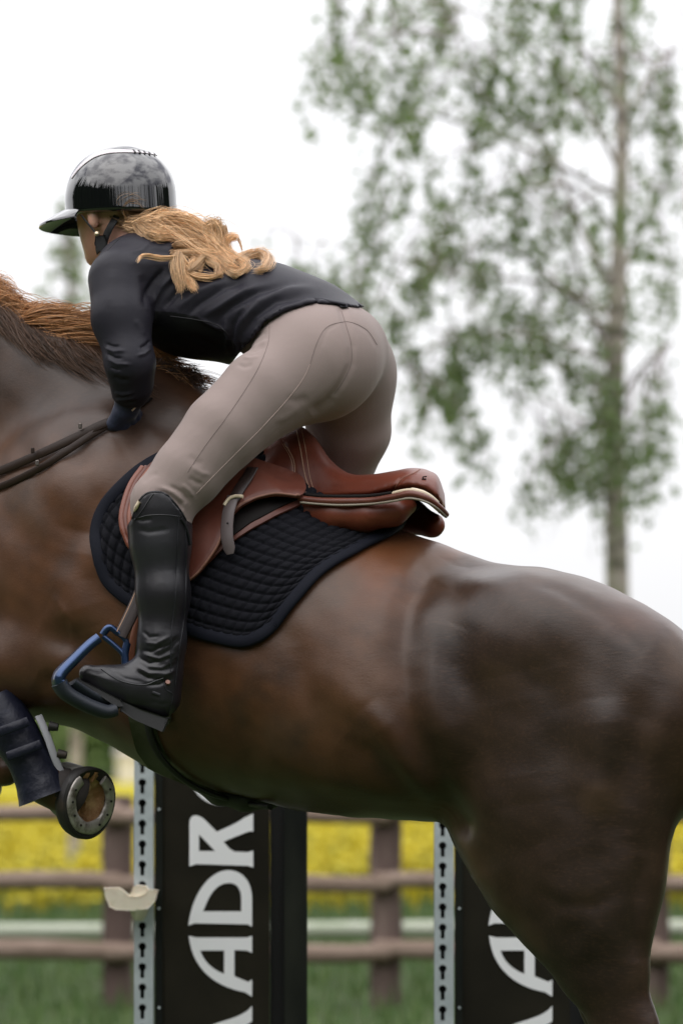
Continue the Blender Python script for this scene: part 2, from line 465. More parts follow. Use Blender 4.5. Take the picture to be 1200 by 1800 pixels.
# grass tufts between the fences (blurred far ground)
def grass_blades():
    n = 26000; y = 9 + 26*rng.random(n)**0.8 ; x = (rng.random(n)-.5)*(0.40*(y+8)); h = 0.05+0.12*rng.random(n); a = rng.random(n)*6.28; w = 0.006+0.006*rng.random(n)
    dx = np.cos(a)*w; dy = np.sin(a)*w
    V = np.stack([np.stack([x-dx, y-dy, 0*x], 1), np.stack([x+dx, y+dy, 0*x], 1), np.stack([x+(rng.random(n)-.5)*.08, y+(rng.random(n)-.5)*.08, h], 1)], 1).reshape(-1, 3)
    return V, np.arange(3*n).reshape(-1, 3)
M_blade = mat('grass_blade_mat', (0.05, 0.11, 0.022), 0.8, noise=(3, (0.09, 0.14, 0.035), 0.4, 0.6))
V, F = grass_blades(); o = big_mesh('grass', V, F, M_blade, smooth=False); tag(o, 'short green grass around the jump and under the fence', 'grass', kind='stuff')

# far hedge / tree line, one mass of leafy clumps
M_leaf_far = mat('far_leaf_mat', (0.12, 0.19, 0.06), 0.9, spec=0.15, noise=(0.25, (0.18, 0.24, 0.085), 0.4, 0.65), noise2=(1.3, (0.05, 0.10, 0.025), 0.5, 0.72))
def clumps(cx, cy, cz, rx, ry, rz, n, s, r2):
    a = r2.normal(size=(n, 3)); a /= np.linalg.norm(a, axis=1, keepdims=True); a *= (r2.random((n, 1))**0.4)
    c = a*np.array([rx, ry, rz])+np.array([cx, cy, cz])
    d1 = r2.normal(size=(n, 3)); d1 /= np.linalg.norm(d1, axis=1, keepdims=True); d2 = np.cross(d1, r2.normal(size=(n, 3))); d2 /= np.linalg.norm(d2, axis=1, keepdims=True)
    ss = s*(0.6+0.8*r2.random((n, 1)))
    V = np.stack([c-d1*ss, c+d2*ss*.7, c+d1*ss, c-d2*ss*.7], 1).reshape(-1, 3)
    return V, np.arange(4*n).reshape(-1, 4)
def many(lst):
    VV = []; FF = []; o = 0
    for v, f in lst: VV.append(v); FF.append(f+o); o += len(v)
    return np.concatenate(VV), np.concatenate(FF)
L = []
for i in range(64):
    x = -60+i*2.1+rng.random()*1.2; yy = 196+rng.random()*16; hh = 4.2+1.5*rng.random()
    L.append(clumps(x, yy, hh*.45, 1.9, 2.5, hh*.6, 520, 0.36, rng))
V, F = many(L); o = big_mesh('far_hedge', V, F, M_leaf_far, smooth=False); tag(o, 'far green hedge at the end of the yellow meadow', 'hedge', kind='stuff')

# pale farm building seen in the gap under the horse's chest
M_farm = mat('farm_wall_mat', (0.62, 0.58, 0.50), 0.9); M_farmroof = mat('farm_roof_mat', (0.30, 0.27, 0.24), 0.8)
fx = -10.6; fy = 185
far_b = empty('farm_building', (fx, fy, 0)); tag(far_b, 'small pale farm building far off at the end of the yellow meadow', 'building')
place('wall', *box((fx, fy, 0.7), (1.15, 3.0, 1.4)), M_farm, far_b, False)
rv = [(fx-.7, fy-1.7, 1.4), (fx+.7, fy-1.7, 1.4), (fx+.7, fy+1.7, 1.4), (fx-.7, fy+1.7, 1.4), (fx-.7, fy, 1.8), (fx+.7, fy, 1.8)]
place('roof', rv, [(0, 1, 5, 4), (2, 3, 4, 5), (0, 4, 3), (1, 2, 5), (3, 2, 1, 0)], M_farmroof, far_b, False)

# ------------------------------------------------------------------ brown rail fence, d = 20 m
M_wood = mat('weathered_wood_mat', (0.20, 0.145, 0.112), 0.85, spec=0.2, noise=(5, (0.28, 0.21, 0.17), 0.4, 0.65, (1, 1, 6)), noise2=(40, (0.14, 0.09, 0.07), 0.6, 0.75, (0.2, 1, 1)), bump=(30, 0.5, 0.01))
M_post = mat('dark_post_mat', (0.115, 0.080, 0.070), 0.9, spec=0.2, noise=(6, (0.20, 0.15, 0.13), 0.45, 0.7, (1, 1, 0.2)), bump=(30, 0.5, 0.01))
FY = 12.1
fence = empty('rail_fence', (P(600, 1400, FY).x, FY, 0)); tag(fence, 'brown wooden rail fence with round rails in front of the yellow meadow', 'fence')
px_posts = [-733, -262, 208, 678, 1148, 1618]
for i, pxx in enumerate(px_posts):
    x = P(pxx, 1330, FY).x; top = P(0, 1398, FY).z
    pts = [(x+0.004*math.sin(k*1.7+i), FY, z) for k, z in enumerate(np.linspace(-0.02, top, 8))]
    place('post', *tube(pts, [0.082+0.004*math.sin(k*2.1+i) for k in range(7)]+[0.070], 12), M_post, fence)
for j, (pyy, rr) in enumerate([(1431, .043), (1550, .045), (1671, .052)]):
    for i in range(5):
        x0 = P(px_posts[i], 0, FY).x-0.06; x1 = P(px_posts[i+1], 0, FY).x+0.02; z = P(0, pyy, FY).z
        pts = [(x0+(x1-x0)*k/6, FY-0.115+(0.008 if i % 2 else 0), z+0.008*math.sin(k*1.1+i*2+j)+(0.006 if i % 2 else -0.004)) for k in range(7)]
        place('rail', *tube(pts, [rr*(1+0.06*math.sin(k*1.3+i+j)) for k in range(7)], 12), M_wood, fence)
M_pale = mat('pale_rail_mat', (0.40, 0.42, 0.34), 0.8, noise=(5, (0.28, 0.32, 0.22), 0.45, 0.7, (1, 1, 4)))
FY2 = 14.2
pf = empty('pale_rail_fence', (0, FY2, 0)); tag(pf, 'single pale greenish rail running low behind the brown rail fence', 'fence')
z = P(0, 1634, FY2).z
place('rail', *tube([(x, FY2, z+0.01*math.sin(x)) for x in np.linspace(-5, 5, 24)], 0.047, 12), M_pale, pf)
for pxx in (-262, 208, 678, 1148):
    x = P(pxx, 0, FY2).x; place('post', *tube([(x, FY2+0.09, -0.02), (x, FY2+0.09, z+0.03)], 0.045, 10), M_pale, pf)

# ------------------------------------------------------------------ jump standards with advertising panels
M_panel = mat('panel_mat', (0.010, 0.0085, 0.0055), 0.5, spec=0.2, noise=(3.5, (0.020, 0.017, 0.011), 0.4, 0.7), bump=(60, 0.15, 0.001))
M_frame = mat('panel_frame_mat', (0.007, 0.0085, 0.007), 0.6, spec=0.15, noise=(6, (0.022, 0.024, 0.018), 0.45, 0.7, (1, 1, .3)))
M_groove = mat('groove_mat', (0.0035, 0.0035, 0.004), 0.7)
M_steel = mat('galvanised_mat', (0.40, 0.45, 0.47), 0.55, metal=0.15, noise=(18, (0.50, 0.55, 0.57), 0.4, 0.7), bump=(70, 0.15, 0.001))
M_print = mat('white_print_mat', (0.86, 0.86, 0.88), 0.5)
SY = 1.5
SCL = (CAMD+SY)/FPX
def arc(cx, cy, rx, ry, a0, a1, n=16): return [(cx+rx*math.cos(math.radians(a0+(a1-a0)*i/n)), cy-ry*math.sin(math.radians(a0+(a1-a0)*i/n))) for i in range(n+1)]
# letters drawn in photo px of the left panel; they read upwards
def bez(p0, p1, p2, p3, n=12):
    o = []
    for i in range(n+1):
        t = i/n; o.append(tuple((1-t)**3*a+3*(1-t)**2*t*b+3*(1-t)*t*t*c+t**3*d for a, b, c, d in zip(p0, p1, p2, p3)))
    return o
LET = {}
LET['R'] = [[(333, 1523), (333, 1446)] + bez((333, 1446), (334, 1430), (348, 1430), (360, 1441)) + [(381, 1462)] +
            bez((381, 1462), (398, 1455), (418, 1446), (428, 1438)) + [(445, 1430), (445, 1462), (440, 1461)] + bez((440, 1461), (425, 1466), (405, 1474), (393, 1480)) +
            [(404, 1492), (412, 1497), (436, 1498), (445, 1495), (445, 1525), (436, 1522), (345, 1519)],
            [(350, 1496), (378, 1496), (350, 1467)]]
LET['D'] = [[(331, 1627)] + bez((331, 1627), (337, 1580), (358, 1545), (385, 1533)) + bez((385, 1533), (412, 1522), (443, 1538), (443, 1580)) + [(443, 1629), (436, 1625), (342, 1623)],
            bez((357, 1602), (366, 1580), (374, 1558), (396, 1553)) + bez((396, 1553), (416, 1549), (424, 1562), (424, 1580)) + [(424, 1602)]]
LET['A'] = [[(332, 1645), (345, 1648), (434, 1648), (443, 1645), (443, 1675), (434, 1671), (412, 1670), (412, 1716), (436, 1726), (443, 1722), (443, 1752), (430, 1744)] +
            bez((430, 1744), (380, 1735), (338, 1705), (332, 1645), 14)[:-1],
            [(352, 1671), (394, 1671), (394, 1712)] + bez((394, 1712), (372, 1704), (358, 1690), (352, 1671), 6)[:-1]]
LET['O'] = [arc(389, 1352, 58, 64, 0, 359, 40), arc(389, 1352, 37, 44, 0, 359, 40)]
LET['S'] = [[(332, 1838), (345, 1832)] + bez((345, 1832), (352, 1790), (420, 1800), (443, 1768)) + [(443, 1795)] + bez((443, 1795), (420, 1815), (372, 1812), (360, 1860)) + [(332, 1866)]]
def flat_letter(polys, dx, y, m, parent, dy=0):
    """front face, back and rim of a letter cut from thin film"""
    loops = [[P(a+dx, b+dy, y) for a, b in pl] for pl in polys]
    for li, l in enumerate(loops):     # drop doubled points
        loops[li] = [p for i, p in enumerate(l) if (p-l[i-1]).length > 1e-5]
    tri = tessellate_polygon(loops); V = [p for l in loops for p in l]; n = len(V)
    B = [p+Vector((0, 0.0015, 0)) for p in V]; F = []
    for t in tri:
        a, b, c = [V[i] for i in t]; nn = (b-a).cross(c-a)
        t = tuple(t) if nn.y < 0 else tuple(reversed(t)); F.append(t); F.append(tuple(i+n for i in reversed(t)))
    o = 0
    for l in loops:
        k = len(l)
        for i in range(k): F.append((o+i, o+(i+1) % k, o+(i+1) % k+n, o+i+n))
        o += k
    return place('letter', V+B, F, m, parent, False)
def keyhole_strip(x0, x1, pitch, ztop, n, y, th, dx, parent, cx):
    """perforated steel strip: every keyhole a real opening"""
    V = []; F = []
    w = x1-x0; r = 0.0095; sw = 0.0048
    for k in range(n):
        zt = ztop-k*pitch; zb = zt-pitch; cz = zt-pitch*0.32
        outer = [Vector((x0, y, zt)), Vector((x0, y, zb)), Vector((x1, y, zb)), Vector((x1, y, zt))]
        a0 = math.asin(sw/r); hole = []
        for i in range(15):
            a = -math.pi/2+a0+(2*math.pi-2*a0)*i/14; hole.append(Vector((cx+r*math.cos(a), y, cz+r*math.sin(a))))
        hole += [Vector((cx-sw, y, cz-0.027)), Vector((cx+sw, y, cz-0.027))]
        tri = tessellate_polygon([outer, hole]); pts = outer+hole; o = len(V); V += pts; V += [p+Vector((0, th, 0)) for p in pts]; m_ = len(pts)
        for t in tri:
            a, b, c = [pts[i] for i in t]
            t = tuple(t) if (b-a).cross(c-a).y < 0 else tuple(reversed(t))
            F.append(tuple(i+o for i in t)); F.append(tuple(i+o+m_ for i in reversed(t)))
        h = len(hole)
        for i in range(h): F.append((o+4+i, o+4+(i+1) % h, o+4+(i+1) % h+m_, o+4+i+m_))
    return V, F
def standard(dx, label, steeltone):
    x0 = P(236+dx, 0, SY).x; xs1 = P(270+dx, 0, SY).x; xe = P(540+dx, 0, SY).x; ztop = P(0, 1205, SY).z; zb = 0.10
    r = empty('jump_standard', ((x0+xe)/2, SY, 0)); tag(r, label, 'jump standard', 'jump standards behind the horse')
    # square steel post: perforated front, sides, dark hollow
    pitch = 36.0*SCL; n = int((ztop-zb)/pitch)+1; z0 = P(0, 1377.5-36*4, SY).z+pitch*0.32
    zt = P(0, 1375.5 + (3 if dx else 0), SY).z + pitch*0.32 + 4*pitch
    n = int((zt-0.05)/pitch)
    post = place('steel_post', *join([box(((x0+0.0015), SY+0.022, (zt+0.05)/2), (0.003, 0.044, zt-0.05)), box((xs1-0.0015, SY+0.022, (zt+0.05)/2), (0.003, 0.044, zt-0.05)),
                                box(((x0+xs1)/2, SY+0.0425, (zt+0.05)/2), (xs1-x0-0.006, 0.003, zt-0.05))]), M_groove, r, False)
    place('keyhole_strip', *keyhole_strip(x0, xs1, pitch, zt, n, SY-0.003, 0.0028, dx, r, P(250.5+dx, 0, SY).x), steeltone, r, False)
    pa = P(272+dx, 0, SY).x; pb = P(474+dx, 0, SY).x; pc = P(500+dx, 0, SY).x
    pan = place('panel', *box(((pa+pb)/2, SY+0.018, (ztop+zb)/2), (pb-pa, 0.024, ztop-zb)), M_panel, r, False)
    place('panel_edge', *box((pa+0.010, SY+0.004, (ztop+zb)/2), (0.018, 0.010, ztop-zb-0.004)), M_frame, r, False)
    place('groove', *box(((pb+pc)/2, SY+0.030, (ztop+zb)/2), (pc-pb-0.001, 0.014, ztop-zb-0.01)), M_groove, r, False)
    place('side_board', *box(((pc+xe)/2, SY+0.014, (ztop+zb)/2), (xe-pc, 0.036, ztop-zb+0.004)), M_frame, r, False)
    for zz in (zb-0.025, ztop+0.02):
        place('cross_bar', *box(((xs1+xe)/2+0.001, SY+0.018, zz), (xe-xs1-0.003, 0.04, 0.035)), M_frame, r, False)
    for xx in (x0+0.02, xe-0.02):
        place('foot', *box((xx, SY+0.03, 0.025), (0.05, 0.62, 0.05)), M_frame, r, False)
    for k in 'RDAOS': flat_letter(LET[k], dx, SY+0.0035, M_print, r)
    # scuffs, bolts
    for zz in np.linspace(zb+0.1, ztop-0.06, 6):
        c = Vector((pa+0.011, SY-0.0015, zz)); place('bolt', *tube([c, c+Vector((0, -0.003, 0))], 0.0035, 8), M_steel, r)
    return r
standard(0, 'jump standard on the left, its dark panel lettered in white under the horse\'s belly', M_steel)
standard(527, 'jump standard on the right, its dark panel half hidden behind the horse\'s hind leg', M_steel)
# ------------------------------------------------------------------ jump cup on the left post
M_cup = mat('cream_plastic_mat', (0.76, 0.69, 0.56), 0.45, sss=0.1, noise=(40, (0.66, 0.58, 0.45), 0.5, 0.75), bump=(60, 0.2, 0.001))
CY = SY-0.035
cup = empty('jump_cup', tuple(P(230, 1590, CY))); tag(cup, 'cream plastic jump cup hooked on the left jump standard', 'jump cup')
prof = [(183, 1562), (186, 1578), (193, 1594), (204, 1599), (236, 1600), (260, 1597), (272, 1585), (277, 1566), (262, 1565), (255, 1572), (244, 1577), (228, 1576), (216, 1566), (208, 1562)]
def extrude_px(poly, y0, y1, bev=0.0):
    n = len(poly); V = [P(a, b, y0) for a, b in poly]+[V_ for V_ in [Vector((P(a, b, y0).x, y1, P(a, b, y0).z)) for a, b in poly]]
    tri = tessellate_polygon([[Vector((v.x, 0, v.z)) for v in V[:n]]]); F = [tuple(t) for t in tri]+[tuple(i+n for i in reversed(t)) for t in tri]
    F += [(i, (i+1) % n, (i+1) % n+n, i+n) for i in range(n)]; return V, F
def soften(o, w=0.003, seg=2):
    m = o.modifiers.new('b', 'BEVEL'); m.width = w; m.segments = seg; m.limit_method = 'ANGLE'; m.angle_limit = math.radians(40); return o
soften(place('tray', *extrude_px(prof, CY-0.022, CY+0.022), M_cup, cup, False), 0.004)
soften(place('socket', *extrude_px([(228, 1576), (234, 1560), (240, 1557), (256, 1559), (262, 1566), (258, 1574), (244, 1578)], CY-0.012, CY+0.030), M_cup, cup, False), 0.004)
c0 = P(245, 1598, CY); place('cone', *tube([c0, c0+Vector((-.001, 0, -.016)), c0+Vector((-.002, 0, -.028))], [0.024, 0.018, 0.011], 14), mat('dull_cream_mat', (0.50, 0.50, 0.36), 0.5), cup)

# ------------------------------------------------------------------ trees
M_bark = mat('birch_bark_mat', (0.36, 0.32, 0.27), 0.9, spec=0.2, noise=(4, (0.10, 0.085, 0.07), 0.48, 0.62, (1, 1, 2.5)), noise2=(2.2, (0.14, 0.19, 0.07), 0.5, 0.66))
M_twig = mat('twig_mat', (0.17, 0.12, 0.12), 0.8)
M_leaf = mat('birch_leaf_mat', (0.075, 0.115, 0.040), 0.5, spec=0.5, noise=(1.3, (0.105, 0.145, 0.060), 0.4, 0.65), noise2=(9, (0.07, 0.115, 0.04), 0.55, 0.7), trans=(0.24, 0.34, 0.12))
def leaves(centres, s, r2):
    c = np.array(centres); n = len(c)
    d1 = r2.normal(size=(n, 3)); d1[:, 2] -= 0.8; d1 /= np.linalg.norm(d1, axis=1, keepdims=True)
    d2 = np.cross(d1, r2.normal(size=(n, 3))); d2 /= np.linalg.norm(d2, axis=1, keepdims=True); ss = s*(0.65+0.7*r2.random((n, 1)))
    V = np.stack([c, c+d1*ss*.45+d2*ss*.38, c+d1*ss, c+d1*ss*.45-d2*ss*.38], 1).reshape(-1, 3)
    return V, np.arange(4*n).reshape(-1, 4)
TY = 17.0
birch = empty('birch_tree', tuple(P(1085, 1330, TY).xy)+(0,)); tag(birch, 'tall birch tree with hanging leafy twigs behind the horse', 'tree')
tr = [(1092, 1600), (1088, 1330), (1084, 1040), (1082, 900), (1078, 770), (1082, 600), (1088, 420), (1092, 260), (1088, 100), (1080, -80), (1070, -300)]
tb = P(1092, 1330, TY); pts = [Vector((tb.x+0.01, TY, -0.05))]+[P(a, b, TY+0.05*math.sin(i)) for i, (a, b) in enumerate(tr[1:])]
cp = catmull(pts, 6); rr = np.interp(np.arange(len(cp)), [0, 6, 12, 24, 36, 48, 60], [.12, .092, .078, .068, .052, .036, .012])
place('trunk', *tube(cp, list(rr), 12), M_bark, birch)
limbs = [[(1086, 640), (1040, 560), (1000, 420), (930, 330), (870, 260)], [(1084, 520), (1020, 400), (960, 250), (860, 180), (800, 60)], [(1080, 760), (1020, 740), (950, 700), (890, 690)],
         [(1088, 300), (1020, 180), (900, 60), (780, 10), (650, 20)], [(1088, 420), (1010, 330), (930, 330), (820, 360), (700, 380)], [(1082, 880), (1040, 860), (1010, 800), (960, 770)],
         [(1090, 200), (1000, 60), (850, -60), (700, -80), (560, -40)], [(1085, 600), (1000, 520), (900, 440), (800, 440), (730, 460)], [(1080, 700), (980, 640), (860, 590), (760, 580), (640, 520)],
         [(1085, 500), (1120, 420), (1160, 330), (1220, 280)], [(1082, 720), (1130, 640), (1180, 600)], [(1090, 230), (1150, 120), (1230, 60)],
         [(1085, 560), (960, 500), (800, 480), (640, 440), (520, 420)], [(1080, 640), (930, 590), (780, 600), (700, 640), (640, 560)], [(1088, 350), (900, 250), (740, 200), (650, 230)]]
Vt = []; nodes = []
limb_lines = []
r3 = np.random.default_rng(11)
for li, l in enumerate(limbs):
    dy = r3.uniform(-1.0, 1.2)
    q = catmull([P(a, b, TY+dy*i/(len(l)-1)) for i, (a, b) in enumerate(l)], 8); limb_lines.append(q)
    n = len(q); V_, F_ = tube(q, [0.016*(1-i/n)**1.0+0.003 for i in range(n)], 6); place('branch', V_, F_, M_bark, birch)
# hanging twigs: (px, top py, bottom py, half width px, leaves)
hang = [(545, 95, 260, 14, 110), (580, 95, 200, 16, 110), (612, 95, 170, 20, 140), (640, 95, 240, 24, 220), (655, 330, 500, 22, 330), (700, 100, 260, 26, 210), (735, 200, 330, 24, 150), (675, 240, 340, 16, 70), (760, 100, 220, 26, 190),
        (725, 470, 560, 28, 200), (790, 380, 500, 26, 290), (745, 400, 520, 20, 190), (830, 100, 210, 24, 160), (870, 100, 290, 30, 300), (915, 120, 260, 28, 280), (960, 100, 250, 30, 280), (1010, 110, 260, 28, 270),
        (1050, 100, 240, 28, 260), (1120, 100, 260, 26, 240), (830, 280, 380, 24, 110), (880, 330, 440, 22, 120), (925, 330, 480, 24, 200), (850, 420, 560, 22, 170), (980, 350, 470, 24, 180), (1000, 480, 600, 26, 200),
        (1050, 380, 520, 22, 170), (1075, 480, 660, 26, 290), (1125, 330, 520, 22, 190), (900, 540, 640, 34, 250), (950, 560, 650, 30, 250), (830, 560, 650, 30, 200), (795, 600, 730, 26, 260), (760, 660, 760, 22, 240),
        (800, 700, 800, 26, 230), (830, 760, 880, 16, 110), (755, 730, 800, 12, 50), (870, 600, 680, 26, 150), (925, 600, 720, 24, 140), (1000, 620, 700, 22, 130), (1040, 640, 720, 22, 170), (1070, 680, 900, 26, 360),
        (1110, 740, 920, 24, 320), (1050, 780, 880, 20, 180), (990, 760, 880, 26, 240), (960, 790, 900, 18, 120), (930, 840, 960, 12, 90), (1020, 860, 900, 18, 60), (630, 500, 600, 26, 190), (600, 470, 560, 20, 120),
        (560, 460, 520, 18, 80), (520, 465, 500, 12, 30), (480, 420, 480, 8, 14), (640, 560, 640, 18, 90), (700, 600, 670, 20, 80), (690, 520, 600, 22, 100), (1150, 420, 640, 24, 240), (1150, 680, 900, 22, 240), (1170, 120, 400, 26, 260),
        (600, -40, 110, 34, 200), (700, -40, 100, 36, 260), (800, -40, 100, 36, 260), (900, -40, 100, 36, 260), (1000, -40, 100, 36, 260), (1100, -40, 100, 36, 260), (950, 430, 540, 20, 80), (870, 480, 540, 20, 70), (770, 300, 380, 24, 80), (700, 320, 400, 20, 60), (950, 250, 330, 30, 110), (820, 210, 280, 30, 90)]
LC = []; tw = []
for (hx, t0, b0, hw, nl) in hang:
    dy = r3.uniform(-0.9, 1.0)
    k = max(3, int(nl/26))
    for s_ in range(k):
        sx = hx+r3.normal()*hw*0.6; a0 = t0+r3.uniform(-50, 10); b1 = b0-abs(r3.normal())*(b0-t0)*0.22; yy = TY+dy+r3.normal()*0.18; sway = r3.normal()*10
        q = [P(sx+sway*math.sin(u*2.5), a0+(b1-a0)*u, yy) for u in np.linspace(0, 1, 7)]
        tw.append(tube(q, [0.0026*(1-i/8) for i in range(7)], 3))
        for _ in range(int(nl/k*0.62)):
            u = 0.10+0.90*r3.random()**0.9; c = q[min(5, int(u*6))].lerp(q[min(6, int(u*6)+1)], u*6-int(u*6))
            LC.append(c+Vector((r3.normal()*0.032, r3.normal()*0.032, r3.normal()*0.03)))
    # thin twig up to the nearest limb
    best = min((p for q_ in limb_lines for p in q_), key=lambda p: (p-P(hx, t0-30, TY+dy)).length)
    e = P(hx, t0-10, TY+dy); mid = (best+e)/2+Vector((0, 0, 0.06))
    tw.append(tube(catmull([best, mid, e], 5), [0.009-0.0005*i for i in range(11)], 4))
# finer bare twigs everywhere (the lilac haze of the crown)
for _ in range(170):
    q_ = limb_lines[r3.integers(len(limb_lines))]; s = q_[r3.integers(6, len(q_))]
    L_ = r3.uniform(0.25, 0.85); d = Vector((r3.normal()*0.35, r3.normal()*0.3, -0.8)).normalized()
    tw.append(tube([s, s+d*L_*.35+Vector((0, 0, .03)), s+d*L_*.75, s+d*L_+Vector((0, 0, -.08))], [0.004, .0032, .0022, .001], 3))
    for _k in range(3): LC.append(s+d*L_*r3.uniform(0.3, 1)+Vector((r3.normal()*.02, r3.normal()*.02, 0)))
V_, F_ = join(tw); place('twigs', V_, F_, M_twig, birch)['kind'] = 'stuff'
V_, F_ = leaves(LC, 0.062, r3); o = big_mesh('leaves', V_, F_, M_leaf, birch, smooth=False); o['kind'] = 'stuff'
# slim young tree far left
TY2 = 30.0
b2 = P(130, 1330, TY2); young = empty('young_tree', (b2.x, TY2, 0)); tag(young, 'slim young tree far away behind the horse\'s mane', 'tree')
q = [Vector((b2.x, TY2, -.02)), Vector((b2.x+.03, TY2, 2.5)), P(128, 600, TY2), P(124, 500, TY2), P(118, 420, TY2), P(112, 370, TY2)]
place('trunk', *tube(catmull(q, 5), [0.06*(1-i/27)+.006 for i in range(26)], 8), M_bark, young)
LC = []; tw = []
for i in range(110):
    u = r3.random(); c = P(128-16*u, 640-275*u, TY2); L_ = (0.42*(1-u)+0.05); a = r3.random()*6.28
    e = c+Vector((math.cos(a)*L_, math.sin(a)*L_, 0.10)); tw.append(tube([c, e], [.007, .002], 3))
    for _ in range(int(2+3*(1-u))): LC.append(c.lerp(e, r3.random()**.6)+Vector((r3.normal()*.04, r3.normal()*.04, r3.normal()*.05)))
place('twigs', *join(tw), M_twig, young)['kind'] = 'stuff'
o = big_mesh('leaves', *leaves(LC, 0.10, r3), M_leaf, young, smooth=False); o['kind'] = 'stuff'

# conifer wood on the other side of the field, behind the photographer (it shows in the polished helmet)
M_con = mat('conifer_mat', (0.018, 0.032, 0.014), 0.95, spec=0.1)
con = []
r4 = np.random.default_rng(5)
for i in range(360):
    a = math.radians(-218+256*i/359+r4.normal()*0.5); R_ = 31+r4.random()*9; x = R_*math.cos(a); y = R_*math.sin(a)-8
    h = 11.0+7.5*r4.random()**1.5; w = 1.4+.8*r4.random(); k = 9
    Vc = []; Fc = []
    for t in range(6):
        z0 = h*(0.05+0.155*t); z1 = z0+h*0.27; ww = w*(1-t/6.6)
        o = len(Vc); Vc.append((x, y, min(z1, h)))
        for j in range(k): aa = 6.283*j/k+t; rj = ww*(0.8+0.4*r4.random()); Vc.append((x+rj*math.cos(aa), y+rj*math.sin(aa), z0-0.25*r4.random()))
        Fc += [(o, o+1+j, o+1+(j+1) % k) for j in range(k)]
    con.append((Vc, Fc))
for i in range(66):                     # bushes closing the foot of the wood
    a = math.radians(-218+256*i/65); R_ = 30; Vc = []; x, y = R_*math.cos(a), R_*math.sin(a)-8; tx, ty = -math.sin(a), math.cos(a)
    for j in range(8):
        u = (j/7-.5)*2.6; Vc += [(x+tx*u, y+ty*u, 0), (x+tx*u+.3*r4.normal(), y+ty*u+.3*r4.normal(), 10.2+1.6*r4.random()-1.5*abs(j/7-.5))]
    con.append((Vc, [(2*j, 2*j+2, 2*j+3, 2*j+1) for j in range(7)]))
V_, F_ = join(con); o = place('conifer_wood', V_, F_, M_con, None, False); tag(o, 'dark conifer wood across the field behind the photographer', 'wood', kind='stuff')
print('setting', round(time.time()-T0, 1))
